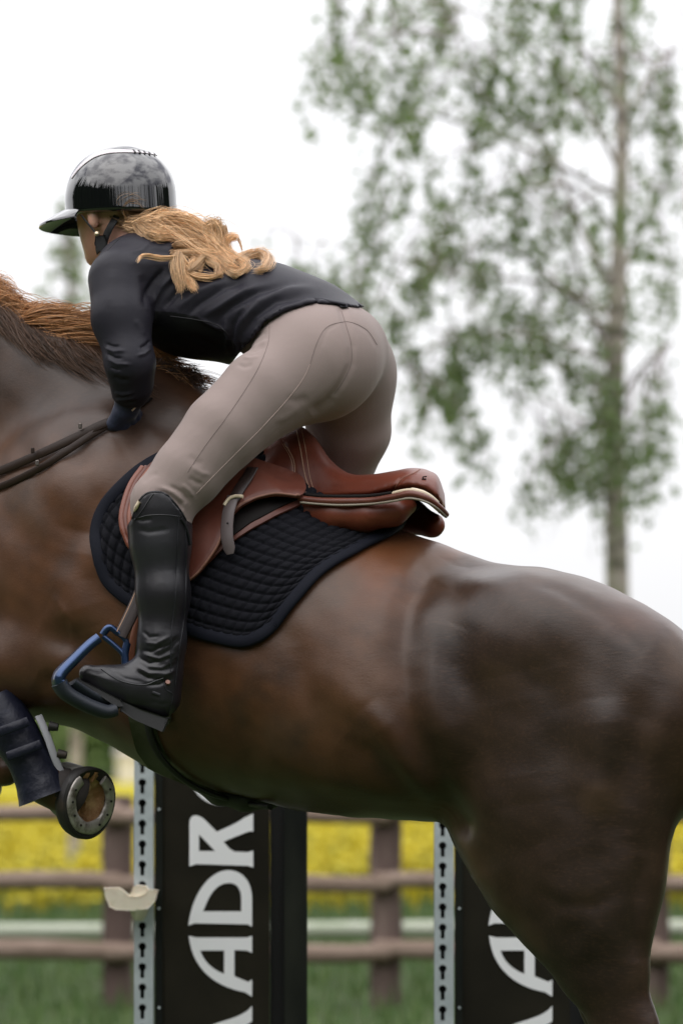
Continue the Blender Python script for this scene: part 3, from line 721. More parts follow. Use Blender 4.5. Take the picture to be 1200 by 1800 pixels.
# ================================================================== HORSE
def H(px, py, v=0.0):
    p = P(px, py, YC(px)-v); return (p.x, v, p.z)
st = [(-160, 960, 1120, .10), (-110, 850, 1170, .16), (-40, 770, 1215, .21), (68, 705, 1252, .255), (180, 690, 1302, .285), (300, 700, 1368, .30), (420, 772, 1402, .315), (540, 852, 1426, .325),
      (660, 915, 1440, .325), (770, 952, 1444, .290), (860, 984, 1436, .250), (950, 996, 1420, .26), (1050, 1024, 1430, .25), (1140, 1068, 1440, .22), (1230, 1145, 1420, .15), (1275, 1235, 1360, .07)]
sx = [H(a, 1000)[0] for a, *_ in st]
XT, ZT = spline(sx, [H(a, t)[2] for a, t, b, w in st]); _, ZB = spline(sx, [H(a, b)[2] for a, t, b, w in st]); _, WW = spline(sx, [w for *_, w in st])
def hfield(p):
    x = p[:, 0]; z = p[:, 2]; v0 = p[:, 1]-yc_x(x); v = np.abs(v0)
    q = np.stack([x, v, z], 1).astype(f32)
    zt = np.interp(x, XT, ZT); zb = np.interp(x, XT, ZB); w = np.interp(x, XT, WW); zc = (zt+zb)/2; hz = np.maximum((zt-zb)/2, .02)
    t = (z-zc)/hz; ww = w*(1-0.20*np.clip(t, -1, 1)-0.10*np.clip(t, 0, 1)**2)
    r = (np.abs(v/ww)**2.25+np.abs(t)**2.25)**(1/2.25)
    f = (r-1)*np.minimum(ww, hz)*0.85
    f = np.maximum(f, np.maximum(x-XT[-1], XT[0]-x)*1.0)
    # shoulder, haunch, thigh: symmetric muscles
    f = smin(f, ell(q, H(150, 960, .13), (.20, .15, .27)), .08)
    f = smin(f, ell(q, H(90, 1150, .13), (.15, .13, .13)), .06)
    f = smin(f, ell(q, H(905, 1145, .13), (.205, .168, .162)), .032)
    f = smin(f, ell(q, H(1065, 1232, .13), (.185, .145, .195)), .06)
    # neck
    s = A((1, 1.55, 1)); qn = q*s
    nk = [(320, 872), (190, 792), (68, 712), (-80, 618), (-230, 540), (-330, 500)]; nr = [.195, .190, .160, .130, .112, .10]
    g = chain(qn, [H(a, b) for a, b in nk], nr, .05); f = smin(f, g*0.8, .06)
    # head
    g = chain(qn, [H(-300, 520), H(-345, 640), H(-400, 800), H(-440, 900)], [.10, .115, .07, .06], .04)
    f = smin(f, g*.8, .03)
    f = smin(f, ell(q, H(-350, 650, .05), (.085, .045, .11)), .03)
    f = smin(f, chain(q, [H(-285, 460, .05), H(-268, 400, .065)], [.032, .008]), .015)      # ears
    # hind legs
    th = [(945, 1225), (985, 1400), (1006, 1510), (1032, 1605), (1060, 1700), (1098, 1795), (1136, 1880)]; trr = [.232, .222, .183, .130, .083, .058, .056]
    lv = [.10, .12, .13, .14, .14, .14, .14]
    sc = A((1, 1.35, 1)); qs = q*sc
    g = chain(qs, [tuple(np.array(H(a, b, vv))*np.array((1, 1.35, 1))) for (a, b), vv in zip(th, lv)], trr, .03); f = smin(f, g*.85, .035)
    f = smin(f, chain(q, [H(1140, 1880, .14), H(1166, 2000, .14), H(1188, 2100, .14), H(1196, 2150, .14), H(1222, 2205, .14)], [.048, .033, .032, .042, .034], .015), .02)
    # forelegs: forearm, knee, cannon folded back
    f = smin(f, chain(q, [H(120, 1150, .17), H(10, 1168, .185), H(-70, 1178, .19)], [.115, .078, .058], .03), .04)
    near = np.where(v0 < 0, 0, 1)
    gn = chain(q, [H(-75, 1180, .19), H(-20, 1240, .195), H(48, 1325, .20), H(78, 1372, .20), H(98, 1392, .205)], [.055, .037, .036, .046, .040], .015)
    gf = chain(q, [H(-75, 1180, .19), H(-60, 1240, .19), H(-30, 1320, .19), H(-22, 1350, .19)], [.055, .037, .035, .042], .015)
    f = smin(f, np.where(near == 0, gn, gf), .02)
    return f.astype(f32)
V, F = surface(hfield, (-1.42, -.78, 0.18), (1.02, 1.05, 2.62), .018)
V, F = subdiv(V, F); V = project(hfield, V, .004, 1)
V = smooth(V, F, 2)
V, F = subdiv(V, F)
V = smooth(V, F, 2)
strokes = [
 ([(815, 975), (760, 1002), (724, 1060), (710, 1140), (716, 1220), (738, 1300), (770, 1385), (800, 1450)], 30, -13, False),
 ([(800, 1030), (765, 1090), (755, 1170), (768, 1260), (800, 1360)], 40, 10),
 ([(640, 1235), (690, 1300), (735, 1370), (775, 1430)], 24, 9), ([(600, 1290), (665, 1350), (720, 1395), (762, 1438)], 24, -8),
 ([(838, 1000), (900, 1040), (980, 1060), (1060, 1090), (1140, 1140)], 40, 4),
 ([(905, 1010), (985, 1040), (1060, 1085), (1140, 1155)], 14, -4),
 ([(960, 1170), (990, 1280), (1000, 1400), (1010, 1500)], 38, -6), ([(1150, 1180), (1110, 1300), (1080, 1420), (1070, 1540)], 34, -8),
 ([(880, 1180), (905, 1300), (925, 1420)], 60, 6), ([(1050, 1220), (1060, 1340), (1060, 1440)], 36, 7),
 ([(1095, 1560), (1045, 1592), (985, 1590), (930, 1560)], 16, -3.5), ([(1085, 1620), (1040, 1640), (1010, 1690), (1020, 1760)], 22, 3),
 ([(1128, 1500), (1115, 1600), (1112, 1700)], 16, -7), ([(940, 1480), (985, 1560), (1020, 1640)], 30, 5),
 ([(360, 720), (290, 770), (220, 860), (140, 950), (80, 1060)], 34, -7), ([(60, 830), (150, 850), (230, 800)], 40, 6), ([(150, 930), (130, 1020), (160, 1110)], 44, 7),
 ([(60, 1110), (130, 1130), (200, 1180), (240, 1250)], 26, -9), ([(80, 1060), (160, 1100), (240, 1130)], 30, 6), ([(60, 1190), (110, 1210), (150, 1250)], 20, -6),
 ([(200, 1240), (260, 1290), (330, 1330)], 26, 4), ([(380, 1150), (400, 1240), (440, 1320)], 26, -3), ([(450, 1140), (475, 1240), (520, 1330)], 26, 3),
 ([(520, 1130), (545, 1230), (585, 1330)], 24, -3), ([(590, 1050), (600, 1180), (640, 1290)], 30, 3), ([(430, 1330), (540, 1370), (640, 1385)], 30, 4),
 ([(70, 700), (130, 760), (150, 840)], 30, -4), ([(180, 640), (200, 700), (190, 770)], 30, 4),
 ([(90, 1040), (130, 1090), (120, 1150), (150, 1200)], 8, 1.5),
]
V = relief(V, F, strokes, k=1.35)
# low, irregular muscle relief everywhere
def vnoise(p, s, seed):
    r = np.random.default_rng(seed); out = np.zeros(len(p))
    for k in range(7):
        d = r.normal(size=3); d /= np.linalg.norm(d); out += np.sin(p@(d*s*(0.7+0.7*r.random()))+r.random()*6.28)
    return out/2.6
Nn = vnormals(V, F)
V = (V + Nn*(0.0022*vnoise(V, 26, 1)+0.0009*vnoise(V, 70, 2))[:, None]).astype(f32)
# coat colour with some painted shade: bay, darker liver quarters and neck, redder at the shoulder and ribs, dark legs
px, py = to_px(V)
tint = np.tile(np.array([0.070, 0.036, 0.020]), (len(V), 1))
def blob(cx, cy, rx, ry, c, k=1.0):
    global tint
    w = np.clip(np.exp(-(((px-cx)/rx)**2+((py-cy)/ry)**2)**1.4)*k, 0, 1)[:, None]; tint = tint*(1-w)+np.array(c)*w
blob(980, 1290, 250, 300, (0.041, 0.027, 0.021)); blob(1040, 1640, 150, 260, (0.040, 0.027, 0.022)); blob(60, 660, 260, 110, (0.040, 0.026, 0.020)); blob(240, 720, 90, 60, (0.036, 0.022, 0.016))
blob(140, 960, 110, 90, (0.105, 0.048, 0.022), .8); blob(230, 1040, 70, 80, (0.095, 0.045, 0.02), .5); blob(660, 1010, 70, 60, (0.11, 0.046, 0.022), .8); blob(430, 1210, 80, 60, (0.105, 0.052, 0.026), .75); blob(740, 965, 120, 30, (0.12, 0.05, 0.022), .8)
blob(500, 1390, 330, 60, (0.045, 0.027, 0.013), .8); blob(870, 1250, 50, 60, (0.062, 0.038, 0.024), .6); blob(990, 1180, 60, 60, (0.062, 0.04, 0.026), .55); blob(1010, 1330, 60, 70, (0.06, 0.04, 0.028), .5)  # belly strip darker: underside shade put into the coat colour
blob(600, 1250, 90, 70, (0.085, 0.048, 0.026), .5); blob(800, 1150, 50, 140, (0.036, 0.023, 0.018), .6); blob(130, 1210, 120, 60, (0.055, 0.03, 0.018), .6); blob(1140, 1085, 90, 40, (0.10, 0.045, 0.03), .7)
gx_ = np.interp(py, [960, 1002, 1060, 1140, 1220, 1300, 1385, 1450, 1520], [840, 765, 728, 714, 720, 742, 775, 808, 850]); mk = np.clip((px-gx_)/34+.5, 0, 1); mk = (mk*mk*(3-2*mk))[:, None]*np.clip((1500-px)/50, 0, 1)[:, None]  # darker haunch past the flank groove: liver coat plus painted groove shade
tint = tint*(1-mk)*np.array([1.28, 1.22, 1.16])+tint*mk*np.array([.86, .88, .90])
dap = vnoise(V, 60, 5)*0.5+0.35*vnoise(V, 130, 9); tint = tint*np.array([.74, .67, .60]); tint *= (1+0.17*np.clip(dap, -1.5, 1.5)+0.13*np.clip(vnoise(V, 24, 13), -1.5, 1.5))[:, None]; tan_ = np.clip(vnoise(V, 34, 17)-.55, 0, 1)[:, None]*.45; tint = tint*(1-tan_)+np.array([.085, .050, .030])*tan_
M_coat = mat('coat_mat', (0.07, 0.04, 0.025), 0.38, spec=0.34, sheen=0.0, attr=True, noise=(9, (0.032, 0.020, 0.015), 0.52, 0.86), noise2=(260, (0.095, 0.050, 0.028), 0.50, 1.3, (.2, 1, 1)),
             bump=[(26, 0.08, 0.006), (380, 0.30, 0.0009, (0.12, 1, .7)), (900, 0.35, 0.0005, (0.15, 1, .7))])
horse = empty('horse', (0, 0, 1.2)); tag(horse, 'dark brown jumping horse with chestnut mane carrying the rider', 'horse')
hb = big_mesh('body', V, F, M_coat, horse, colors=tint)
hV, hF = V, F
HB = bvh_of(V, F)
print('horse', len(V), round(time.time()-T0, 1))

# mane, tail: real strands
def strands(guides, n, spread, rad, wave=0.004, seed=1, k=12, sides=3, clump=0.35, taper=0.25, colr=None, endspread=1.0):
    """guides: list of world-space point lists (root to tip); n strands around each"""
    r = np.random.default_rng(seed); VV = []; CC = []; FF = []; off = 0
    for gi, g in enumerate(guides):
        m = n[gi] if hasattr(n, '__len__') else n; sp = spread[gi] if hasattr(spread, '__len__') else spread
        C = np.array([tuple(v) for v in catmull(g, 6)]); u = np.linspace(0, len(C)-1, k); C = np.stack([np.interp(u, np.arange(len(C)), C[:, a]) for a in range(3)], 1)
        t = np.linspace(0, 1, k)
        for _ in range(m):
            o = r.normal(size=3)*sp; o2 = o*clump*r.uniform(.3, 1.8)+r.normal(size=3)*sp*0.35*endspread
            L_ = r.uniform(0.72, 1.0)
            tt = t*L_; Cs = np.stack([np.interp(tt, t, C[:, a]) for a in range(3)], 1)
            env = np.sin(np.pi*np.clip(tt*0.9+0.08, 0, 1))[:, None]
            pth = Cs + o[None]*env*(1-tt[:, None]) + o2[None]*tt[:, None] + o[None]*0.25
            ph = r.random(3)*6.28; fr = r.uniform(5, 9)
            pth += wave*np.stack([np.sin(fr*tt+ph[a]) for a in range(3)], 1)*tt[:, None]
            T = np.gradient(pth, axis=0); T /= np.linalg.norm(T, axis=1, keepdims=True)+1e-9
            a1 = np.cross(T, r.normal(size=3)); a1 /= np.linalg.norm(a1, axis=1, keepdims=True)+1e-9; a2 = np.cross(T, a1)
            rr = rad*(1-tt*(1-taper))*r.uniform(.7, 1.3); rr[-1] = rad*.1
            ring = np.stack([pth+(a1*math.cos(6.283*j/sides)+a2*math.sin(6.283*j/sides))*rr[:, None] for j in range(sides)], 1)
            VV.append(ring.reshape(-1, 3)); c = colr(r, tt) if colr else np.ones((k, 3)); CC.append(np.repeat(c, sides, 0))
            i = np.arange(k-1)[:, None]*sides; j = np.arange(sides)[None]; jn = (j+1) % sides
            q = np.stack([i+j, i+jn, i+sides+jn, i+sides+j], -1).reshape(-1, 4)+off; FF.append(q); off += k*sides
    return np.concatenate(VV), np.concatenate(FF), np.concatenate(CC)
M_hair = mat('hair_mat', (0.5, 0.3, 0.1), 0.42, spec=0.45, attr=True)
def crest(px_):                      # top of the neck at this column, on the spine plane
    return float(np.interp(px_, [-330, -230, -80, 0, 68, 120, 190, 260, 300, 345], [425, 458, 512, 548, 590, 606, 632, 662, 680, 694]))
def chest_col(dark):
    def f(r, t):
        b = np.array([0.50, 0.24, 0.095])*r.uniform(.50, 1.25) if not dark else np.array([0.075, 0.036, 0.018])*r.uniform(.5, 1.4)
        tip = b*np.array([1.35, 1.45, 1.6]); return b[None]*(1-t[:, None])+tip[None]*t[:, None]
    return f
G = []; GD = []
rm = np.random.default_rng(3)
for i in range(84):                  # thrown up and back along the crest
    x0 = -330+i*7.2; y = YC(x0)+rm.normal()*.012
    up = (26+30*rm.random())*(1.0 if x0 < 130 else 0.5); bk = 60+60*rm.random(); cc = lambda k: crest(x0+bk*k)
    G.append([P(x0, cc(0)+8, y), P(x0+bk*.3, cc(.3)-up*.5, y-.01), P(x0+bk*.75, cc(.75)-up*.95+rm.normal()*5, y-.02), P(x0+bk*1.2, cc(1.2)-up*.9+rm.normal()*12, y-.02+rm.normal()*.02)])
for (a, b, c, d) in [((60, 580), (110, 590), (170, 600), (215, 625)), ((70, 566), (130, 560), (180, 575), (230, 600)), ((80, 600), (150, 588), (215, 600), (262, 610)), ((50, 556), (100, 548), (150, 560), (205, 590)), ((100, 570), (160, 556), (200, 576), (245, 612))]:
    y = YC(a[0])-.03; G.append([P(*a, y), P(*b, y-.03), P(*c, y-.03), P(*d, y-.02)]); G.append([P(a[0]-8, a[1]+9, y), P(b[0], b[1]+12, y-.03), P(c[0]+5, c[1]+10, y-.035), P(d[0], d[1]+8, y-.03)])
for (a, b, c, d) in [((248, 588), (275, 612), (300, 625), (318, 628)), ((250, 596), (280, 625), (308, 640), (322, 636)), ((252, 610), (285, 634), (320, 645), (352, 643)), ((258, 600), (285, 630), (298, 648), (300, 662)), ((262, 640), (270, 660), (268, 680), (262, 690)), ((244, 592), (268, 606), (292, 618), (326, 632)), ((250, 584), (276, 604), (300, 616), (312, 632)), ((252, 620), (276, 640), (300, 652), (330, 655))]:
    y = YC(a[0])-.01; G.append([P(*a, y), P(*b, y), P(*c, y), P(*d, y)])
Vm, Fm, Cm = strands(G, 60, .012, .00095, .0025, 3, colr=chest_col(False)); big_mesh('mane', Vm, Fm, M_hair, horse, colors=Cm)
for i in range(50):                  # dark roots lying down and back on the neck
    x0 = -100+i*6.4; cy = crest(x0); y = YC(x0)
    dn = 16+34*rm.random(); a = P(x0, cy-6, y-.03); pp = [cast(HB, x0+dx, crest(x0+dx)+dd, .006)[0] for dx, dd in ((18, dn*.45), (40, dn*.8), (64+rm.normal()*8, dn))]
    if None in pp: continue
    GD.append([a]+pp)
for i in range(16):                  # dark curls at the withers, between arm and thigh
    x0 = 268+i*4.4; cy = crest(x0); y = YC(x0)-.01
    GD.append([P(x0, cy+4, y), P(x0+4, cy-16-10*rm.random(), y-.012), P(x0+20, cy-22+6*rm.normal(), y-.02), P(x0+30+6*rm.normal(), cy-2+7*rm.normal(), y-.025)])
Vm, Fm, Cm = strands(GD, 26, .009, .0009, .003, 4, colr=chest_col(True)); big_mesh('mane_undercoat', Vm, Fm, M_hair, horse, colors=Cm)
G = []
for i in range(16):
    y = YC(1250)+rm.normal()*.02; G.append([P(1240, 1190, y), P(1290, 1190+rm.normal()*5, y), P(1345, 1290, y+rm.normal()*.05), P(1370+rm.normal()*15, 1480, y+rm.normal()*.06), P(1390+rm.normal()*25, 1680+rm.normal()*30, y+rm.normal()*.08)])
Vm, Fm, Cm = strands(G, 60, .02, .0013, .01, 5, colr=chest_col(True)); big_mesh('tail', Vm, Fm, M_hair, horse, colors=Cm)
M_eye = mat('eye_mat', (0.01, 0.006, 0.004), 0.08)
for s in (1, -1):
    c = P(-352, 600, YC(-352)); c.y -= s*.088
    bm = bmesh.new(); bmesh.ops.create_uvsphere(bm, u_segments=16, v_segments=10, radius=.022, matrix=Matrix.Translation(c)); me = bpy.data.meshes.new('eye'); bm.to_mesh(me); bm.free(); me.materials.append(M_eye)
    o = bpy.data.objects.new('eye', me); col.objects.link(o); o.parent = horse; o.matrix_parent_inverse = Matrix.Translation(-Vector(horse.location))

# hooves
M_hoof = mat('hoof_wall_mat', (0.13, 0.125, 0.115), 0.42, spec=0.4, noise=(30, (0.24, 0.23, 0.21), 0.45, 0.75, (1, 1, .35)), noise2=(9, (0.06, 0.07, 0.045), 0.5, 0.7), bump=(90, .4, .001))
M_rim = mat('hoof_rim_mat', (0.012, 0.010, 0.009), 0.6, noise=(25, (0.055, 0.035, 0.022), 0.58, 0.8), bump=(70, .4, .001))
M_sole = mat('sole_mat', (0.34, 0.17, 0.07), 0.7, noise=(38, (0.62, 0.40, 0.20), 0.45, 0.7), noise2=(22, (0.10, 0.05, 0.025), 0.60, 0.75), bump=[(60, .8, .004)])
M_shoe = mat('horseshoe_mat', (0.40, 0.37, 0.34), 0.42, metal=0.5, noise=(45, (0.13, 0.11, 0.09), 0.48, 0.68), bump=(80, .5, .001))
def hoof(c, ax, toe, R, parent):
    """c centre of the ground face, ax out of the sole, toe direction towards the toe"""
    ax = Vector(ax).normalized(); toe = (Vector(toe)-Vector(toe).dot(ax)*ax).normalized(); sd = ax.cross(toe)
    def loc(u, w, h): return c+toe*u+sd*w+ax*h
    def ringp(s, h, n=36, sq=1.0, back=.88):
        o = []
        for i in range(n):
            a = 2*math.pi*i/n; u = math.cos(a); u = u*(1.06 if u > 0 else back); o.append(loc(u*s, math.sin(a)*s*sq*.96, h))
        return o
    root = place('hoof', *join([(lambda rs: ([p for r in rs for p in r], [(i*36+j, i*36+(j+1) % 36, (i+1)*36+(j+1) % 36, (i+1)*36+j) for i in range(len(rs)-1) for j in range(36)]))(
        [[p-toe*sh for p in ringp(s*R, h)] for s, h, sh in ((.76, -.082, .020), (.82, -.074, .018), (.88, -.048, .012), (.95, -.02, .005), (.985, -.004, 0))])]), M_hoof, parent)
    rs = [ringp(s*R, h) for s, h in ((.95, -.030), (1.04, -.024), (1.09, -.010), (1.08, .003), (1.00, .007), (.88, .003), (.72, -.004))]
    place('rim', [p for r in rs for p in r], [(i*36+j, i*36+(j+1) % 36, (i+1)*36+(j+1) % 36, (i+1)*36+j) for i in range(len(rs)-1) for j in range(36)], M_rim, root)
    # concave sole with frog
    Vs = []; Fs = []; n = 36; m = 9
    for i in range(m):
        s = R*.93*(1-i/m)
        for j in range(n):
            a = 2*math.pi*j/n; u = math.cos(a); w = math.sin(a); uu = u*(1.06 if u > 0 else .88)*s; wv = w*s*.96
            h = -.020*(1-(s/R)**2)
            fr = max(0, 1-abs(wv)/(max(.002, (0.022-(uu+.5*R)*.40)))) if uu < .35*R else 0
            h += .013*min(1, fr*2.0)
            h -= .012*math.exp(-(wv/.0035)**2)*(1 if uu < -.1*R else 0)
            h += .002*math.sin(uu*300+wv*170)
            Vs.append(loc(uu, wv, h-.001))
    Vs.append(loc(0, 0, -.016)); Fs = [(i*n+j, i*n+(j+1) % n, (i+1)*n+(j+1) % n, (i+1)*n+j) for i in range(m-1) for j in range(n)]+[((m-1)*n+j, (m-1)*n+(j+1) % n, m*n) for j in range(n)]
    place('sole', Vs, Fs, M_sole, root)
    path = []; nn = 30
    for i in range(nn+1):
        a = math.radians(-146+292*i/nn); u = math.cos(a); path.append(loc(u*(1.04 if u > 0 else .90)*R*.78, math.sin(a)*R*.76, .006))
    place('shoe', *tube(path, 0, flat=lambda t: (.023+.004*math.sin(math.pi*t)+.0015*math.sin(t*37), .009), nrm=ax), M_shoe, root)
    for i in range(3, 28, 3):
        if i in (15,): continue
        p = path[i]+ax*.0045; place('shoe_nail', *tube([p, p+ax*.002], .0028, 6), M_rim, root)
    for a in (-150, 150):
        a = math.radians(a)
    return root
yh = YC(60)-.22
hc = P(156, 1406, yh)
hoof(hc, (.72, -.66, -.12), (0.12, -.10, -1.0), .072, horse)
hoof(P(-35, 1400, YC(-20)+.20), (.55, -.30, -.6), (-.5, .2, -1), .06, horse)
for s in (1, -1):
    c = P(1240, 2262, YC(1222)); c.y -= s*.14
    hoof(c, (.25, 0, -1), (-1, .4, -.25), .064, horse)
# pastern joins hoof
tube_obj('pastern', catmull([P(88, 1375, yh+.02), P(112, 1388, yh), P(132, 1398, yh+.012)], 5), [.042]*4+[.046]*4+[.05]*3, M_coat if False else mat('pastern_mat', (0.02, .015, .013), .8), horse, sides=16)
print('horse done', round(time.time()-T0, 1))

# tendon boot on the near foreleg
M_tboot = mat('tendon_boot_mat', (0.007, 0.008, 0.017), 0.42, spec=.3, noise=(20, (0.02, 0.023, 0.04), .5, .75), bump=[(30, .6, .006)])
M_tedge = mat('tendon_boot_edge_mat', (0.30, 0.30, 0.32), 0.6, bump=(80, .3, .001))
tb_ = empty('tendon_boot', tuple(P(60, 1330, yh))); tag(tb_, 'dark navy tendon boot with grey edge strip on the folded foreleg', 'leg boot')
q = [P(-10, 1232, yh+.02), P(20, 1280, yh+.01), P(48, 1328, yh), P(72, 1375, yh), P(82, 1400, yh)]
cq = catmull(q, 6); n = len(cq); rr = [.047+.004*math.sin(i/n*7)+.012*max(0, min(1, (i/n-.5)*4)) for i in range(n)]
place('shell', *tube(cq, rr, 24), M_tboot, tb_)
e = [P(68, 1258, yh-.012), P(82, 1290, yh-.02), P(96, 1330, yh-.024), P(112, 1368, yh-.02)]
place('edge_strip', *tube(catmull(e, 6), 0, flat=(.016, .006), nrm=(.4, -1, 0)), M_tedge, tb_)
for (a, b) in ((97, 1276), (112, 1325)):
    c = P(a-3, b, yh-.018); place('stud', *tube([c-Vector((.008, 0, 0)), c+Vector((.010, -.002, -.003))], [.011, .008], 10), M_rim, tb_)
for (a, b, c_) in ((-8, 1290, 1268), (14, 1330, 1308)):
    ps = []
    for k in range(7):
        t = k/6; x_ = a+t*58; y_ = b+(c_-b)*t; ps.append(P(x_, y_, yh-.052-.010*math.sin(math.pi*t)))
    place('strap', *tube(ps, 0, flat=(.020, .004), nrm=(.1, -1, .1)), M_tboot, tb_)
# ================================================================== RIDER
LAT = A((-.37, -.929, 0)); LAT /= np.linalg.norm(LAT)
def flat_chain(p, pts, radii, s, k=.03, l=LAT):
    def tr(q): q = np.asarray(q, dtype=f32); return q+(1/s-1)*(q@l)[..., None]*l
    return chain(tr(p), [tr(np.array(a)) for a in pts], radii, k)
PL = [pt(592, 618, .005), pt(530, 590, .03), pt(466, 556, .06), pt(400, 545, .09), pt(335, 530, .12), pt(280, 500, .145), pt(262, 482, .15)]
def f_torso(p):
    f = flat_chain(p, PL[1:], [.096, .087, .088, .090, .082, .068], 1.42, .05)
    # shoulder blades, shoulders
    f = smin(f, ell(p, pt(262, 480, .06), (.085, .085, .06)), .05)
    f = smin(f, rc(p, pt(228, 480, .04), pt(305, 470, .27), .052, .05), .05)
    f = smin(f, ell(p, pt(330, 566, .05), (.075, .085, .050)), .05)
    return f
def f_pelvis(p):
    f = flat_chain(p, PL[:3], [.100, .098, .086], 1.36, .04)
    f = smin(f, ell(p, pt(566, 634, -.070), (.120, .112, .112)), .035)
    f = smin(f, ell(p, pt(612, 652, .115), (.091, .10, .108)), .022)
    return f
NL = [pt(545, 648, -.10), pt(464, 694, -.145), pt(392, 758, -.19), pt(330, 832, -.215), pt(287, 884, -.225), pt(283, 950, -.232), pt(287, 1045, -.245), pt(285, 1130, -.25), pt(283, 1190, -.25)]
NR = [.101, .0875, .0775, .0685, .0605, .054, .046, .038, .034]
FL = [pt(603, 668, .115), pt(613, 755, .165), pt(575, 880, .25), pt(548, 940, .30), pt(545, 1010, .33), pt(552, 1110, .35), pt(560, 1200, .36)]
FR = [.098, .085, .066, .056, .052, .045, .036]
def f_legs(p):
    f = chain(p, NL, NR, .010); g = chain(p, FL, FR, .012)
    f = smin(f, ell(p, pt(275, 882, -.225), (.041, .046, .046)), .02)
    return np.minimum(f, g)
SHO, ELB, WRI = pt(211, 492, -.015), pt(229, 640, -.085), pt(224, 716, -.03)
NA = [SHO, pt(214, 560, -.055), ELB, pt(232, 676, -.06), WRI]; NAR = [.058, .0510, .0410, .0320, .0215]
FA = [pt(305, 478, .30), pt(262, 560, .33), pt(252, 636, .33), pt(262, 686, .27)]; FAR = [.055, .045, .04, .027]
def f_arms(p): return smin(chain(p, NA, NAR, .02), chain(p, FA, FAR, .02), .005)
HC = np.array(pt(207, 352, .17)); FD = Vector((-.66, .74, -.10)).normalized()
SD = Vector((-.74, -.66, 0)).normalized()        # her left, towards the camera
def hd(f, s, u): return tuple(Vector(HC)+FD*f+SD*s+Vector((0, 0, u)))
HR = np.array([[FD[i], SD[i], FD.cross(SD)[i]] for i in range(3)], dtype=f32)
def f_head(p):
    f = ell(p, hd(.0, 0, 0.005), (.098, .076, .10), HR)
    f = smin(f, ell(p, hd(.035, 0, -.055), (.060, .058, .075), HR), .03)
    f = smin(f, rc(p, hd(.02, 0, -.08), hd(.072, 0, -.103), .052, .024), .02)
    f = smin(f, rc(p, hd(.092, 0, -.03), hd(.108, 0, -.055), .008, .012), .012)         # nose
    f = smin(f, ell(p, hd(.090, 0, -.083), (.010, .022, .008), HR), .008)               # lips
    f = smin(f, ell(p, hd(.078, 0, -.012), (.016, .045, .010), HR), .015)               # brow
    f = smin(f, ell(p, hd(-.018, .081, -.043), (.014, .009, .032), HR), .003)           # ears
    f = smin(f, ell(p, hd(-.005, -.077, -.045), (.014, .007, .031), HR), .004)
    f = smin(f, rc(p, hd(-.03, 0, -.06), pt(262, 470, .15), .054, .062), .035)          # neck
    return f
# hands: palm and five fingers closed round the rein
def hand_parts(w, c, side, fwd):
    """w wrist, c knuckle centre, side: across the knuckles, fwd: curl direction"""
    w = Vector(w); c = Vector(c); side = Vector(side).normalized(); d = (c-w).normalized(); fwd = (Vector(fwd)-Vector(fwd).dot(d)*d).normalized(); L_ = []
    for k in range(4):
        b = c+side*(k-1.5)*.0185; b0 = w+(c-w)*.35+side*(k-1.5)*.012; ln = (.020, .023, .022, .017)[k]
        k1 = b+d*.5*ln+fwd*ln*.9; k2 = k1-d*ln*.55+fwd*ln*.35; k3 = k2-d*ln*.75-fwd*ln*.45
        L_.append(([b0, b, k1, k2, k3], [.0150, .0120, .0110, .0100, .009]))
    t0 = w+(c-w)*.25-side*.022; t1 = t0+d*.026-side*.012+fwd*.012; t2 = t1+d*.018+fwd*.02+side*.004
    L_.append(([t0, t1, t2], [.014, .011, .009])); return L_
KN = pt(212, 741, .0)
HP = hand_parts(WRI, KN, (-.45, -.80, -.25), (.85, .30, -.1)) + hand_parts(FA[-1], pt(258, 706, .23), (-.5, .8, -.2), (-.5, -.5, -.3))
def f_hands(p):
    f = None
    for i, (pts, rr) in enumerate(HP):
        g = chain(p, pts, rr, .004); f = g if f is None else smin(f, g, .004)
    return f
def f_feet(p):
    f = chain(p, [pt(283, 1180, -.25), pt(281, 1222, -.25)], [.036, .034], .02)
    f = smin(f, chain(p, [pt(276, 1220, -.25), pt(235, 1212, -.258), pt(193, 1199, -.268), pt(155, 1186, -.276)], [.035, .036, .029, .019], .02), .02)
    f = smin(f, rc(p, pt(270, 1180, -.25), pt(222, 1196, -.26), .036, .032), .02)
    f = smin(f, chain(p, [pt(560, 1200, .36), pt(558, 1232, .36), pt(480, 1212, .37), pt(430, 1200, .37)], [.036, .034, .028, .018], .02), .02)
    return f
def f_person(p):
    f = smin(f_torso(p), f_pelvis(p), .05); f = smin(f, f_legs(p), .035); f = smin(f, f_arms(p), .025); f = smin(f, f_head(p), .02)
    f = smin(f, f_hands(p), .012); return smin(f, f_feet(p), .02)
M_skin = mat('skin_mat', (0.56, 0.30, 0.22), 0.45, spec=.4, sss=.12, noise=(30, (0.62, 0.36, 0.28), .4, .7), bump=(400, .15, .0006))
person = empty('person', tuple(P(560, 640, 0))); tag(person, 'rider in black helmet, dark top and taupe breeches bending forward, blonde ponytail on her back', 'person')
LO = (-.60, -.42, 1.25); HI = (.20, .62, 2.60)
V, F = surface(lambda p: f_person(p)+np.where(p[:, 2] < P(0, 455, 0).z, .022, .0).astype(f32), LO, HI, .011)
big_mesh('body', V, F, M_skin, person)
print('body', len(V), round(time.time()-T0, 1))
def pxpy(p):
    d = p[:, 1]+CAMD; return 600+p[:, 0]/d*FPX, HOR-(p[:, 2]-CAMH)/d*FPX
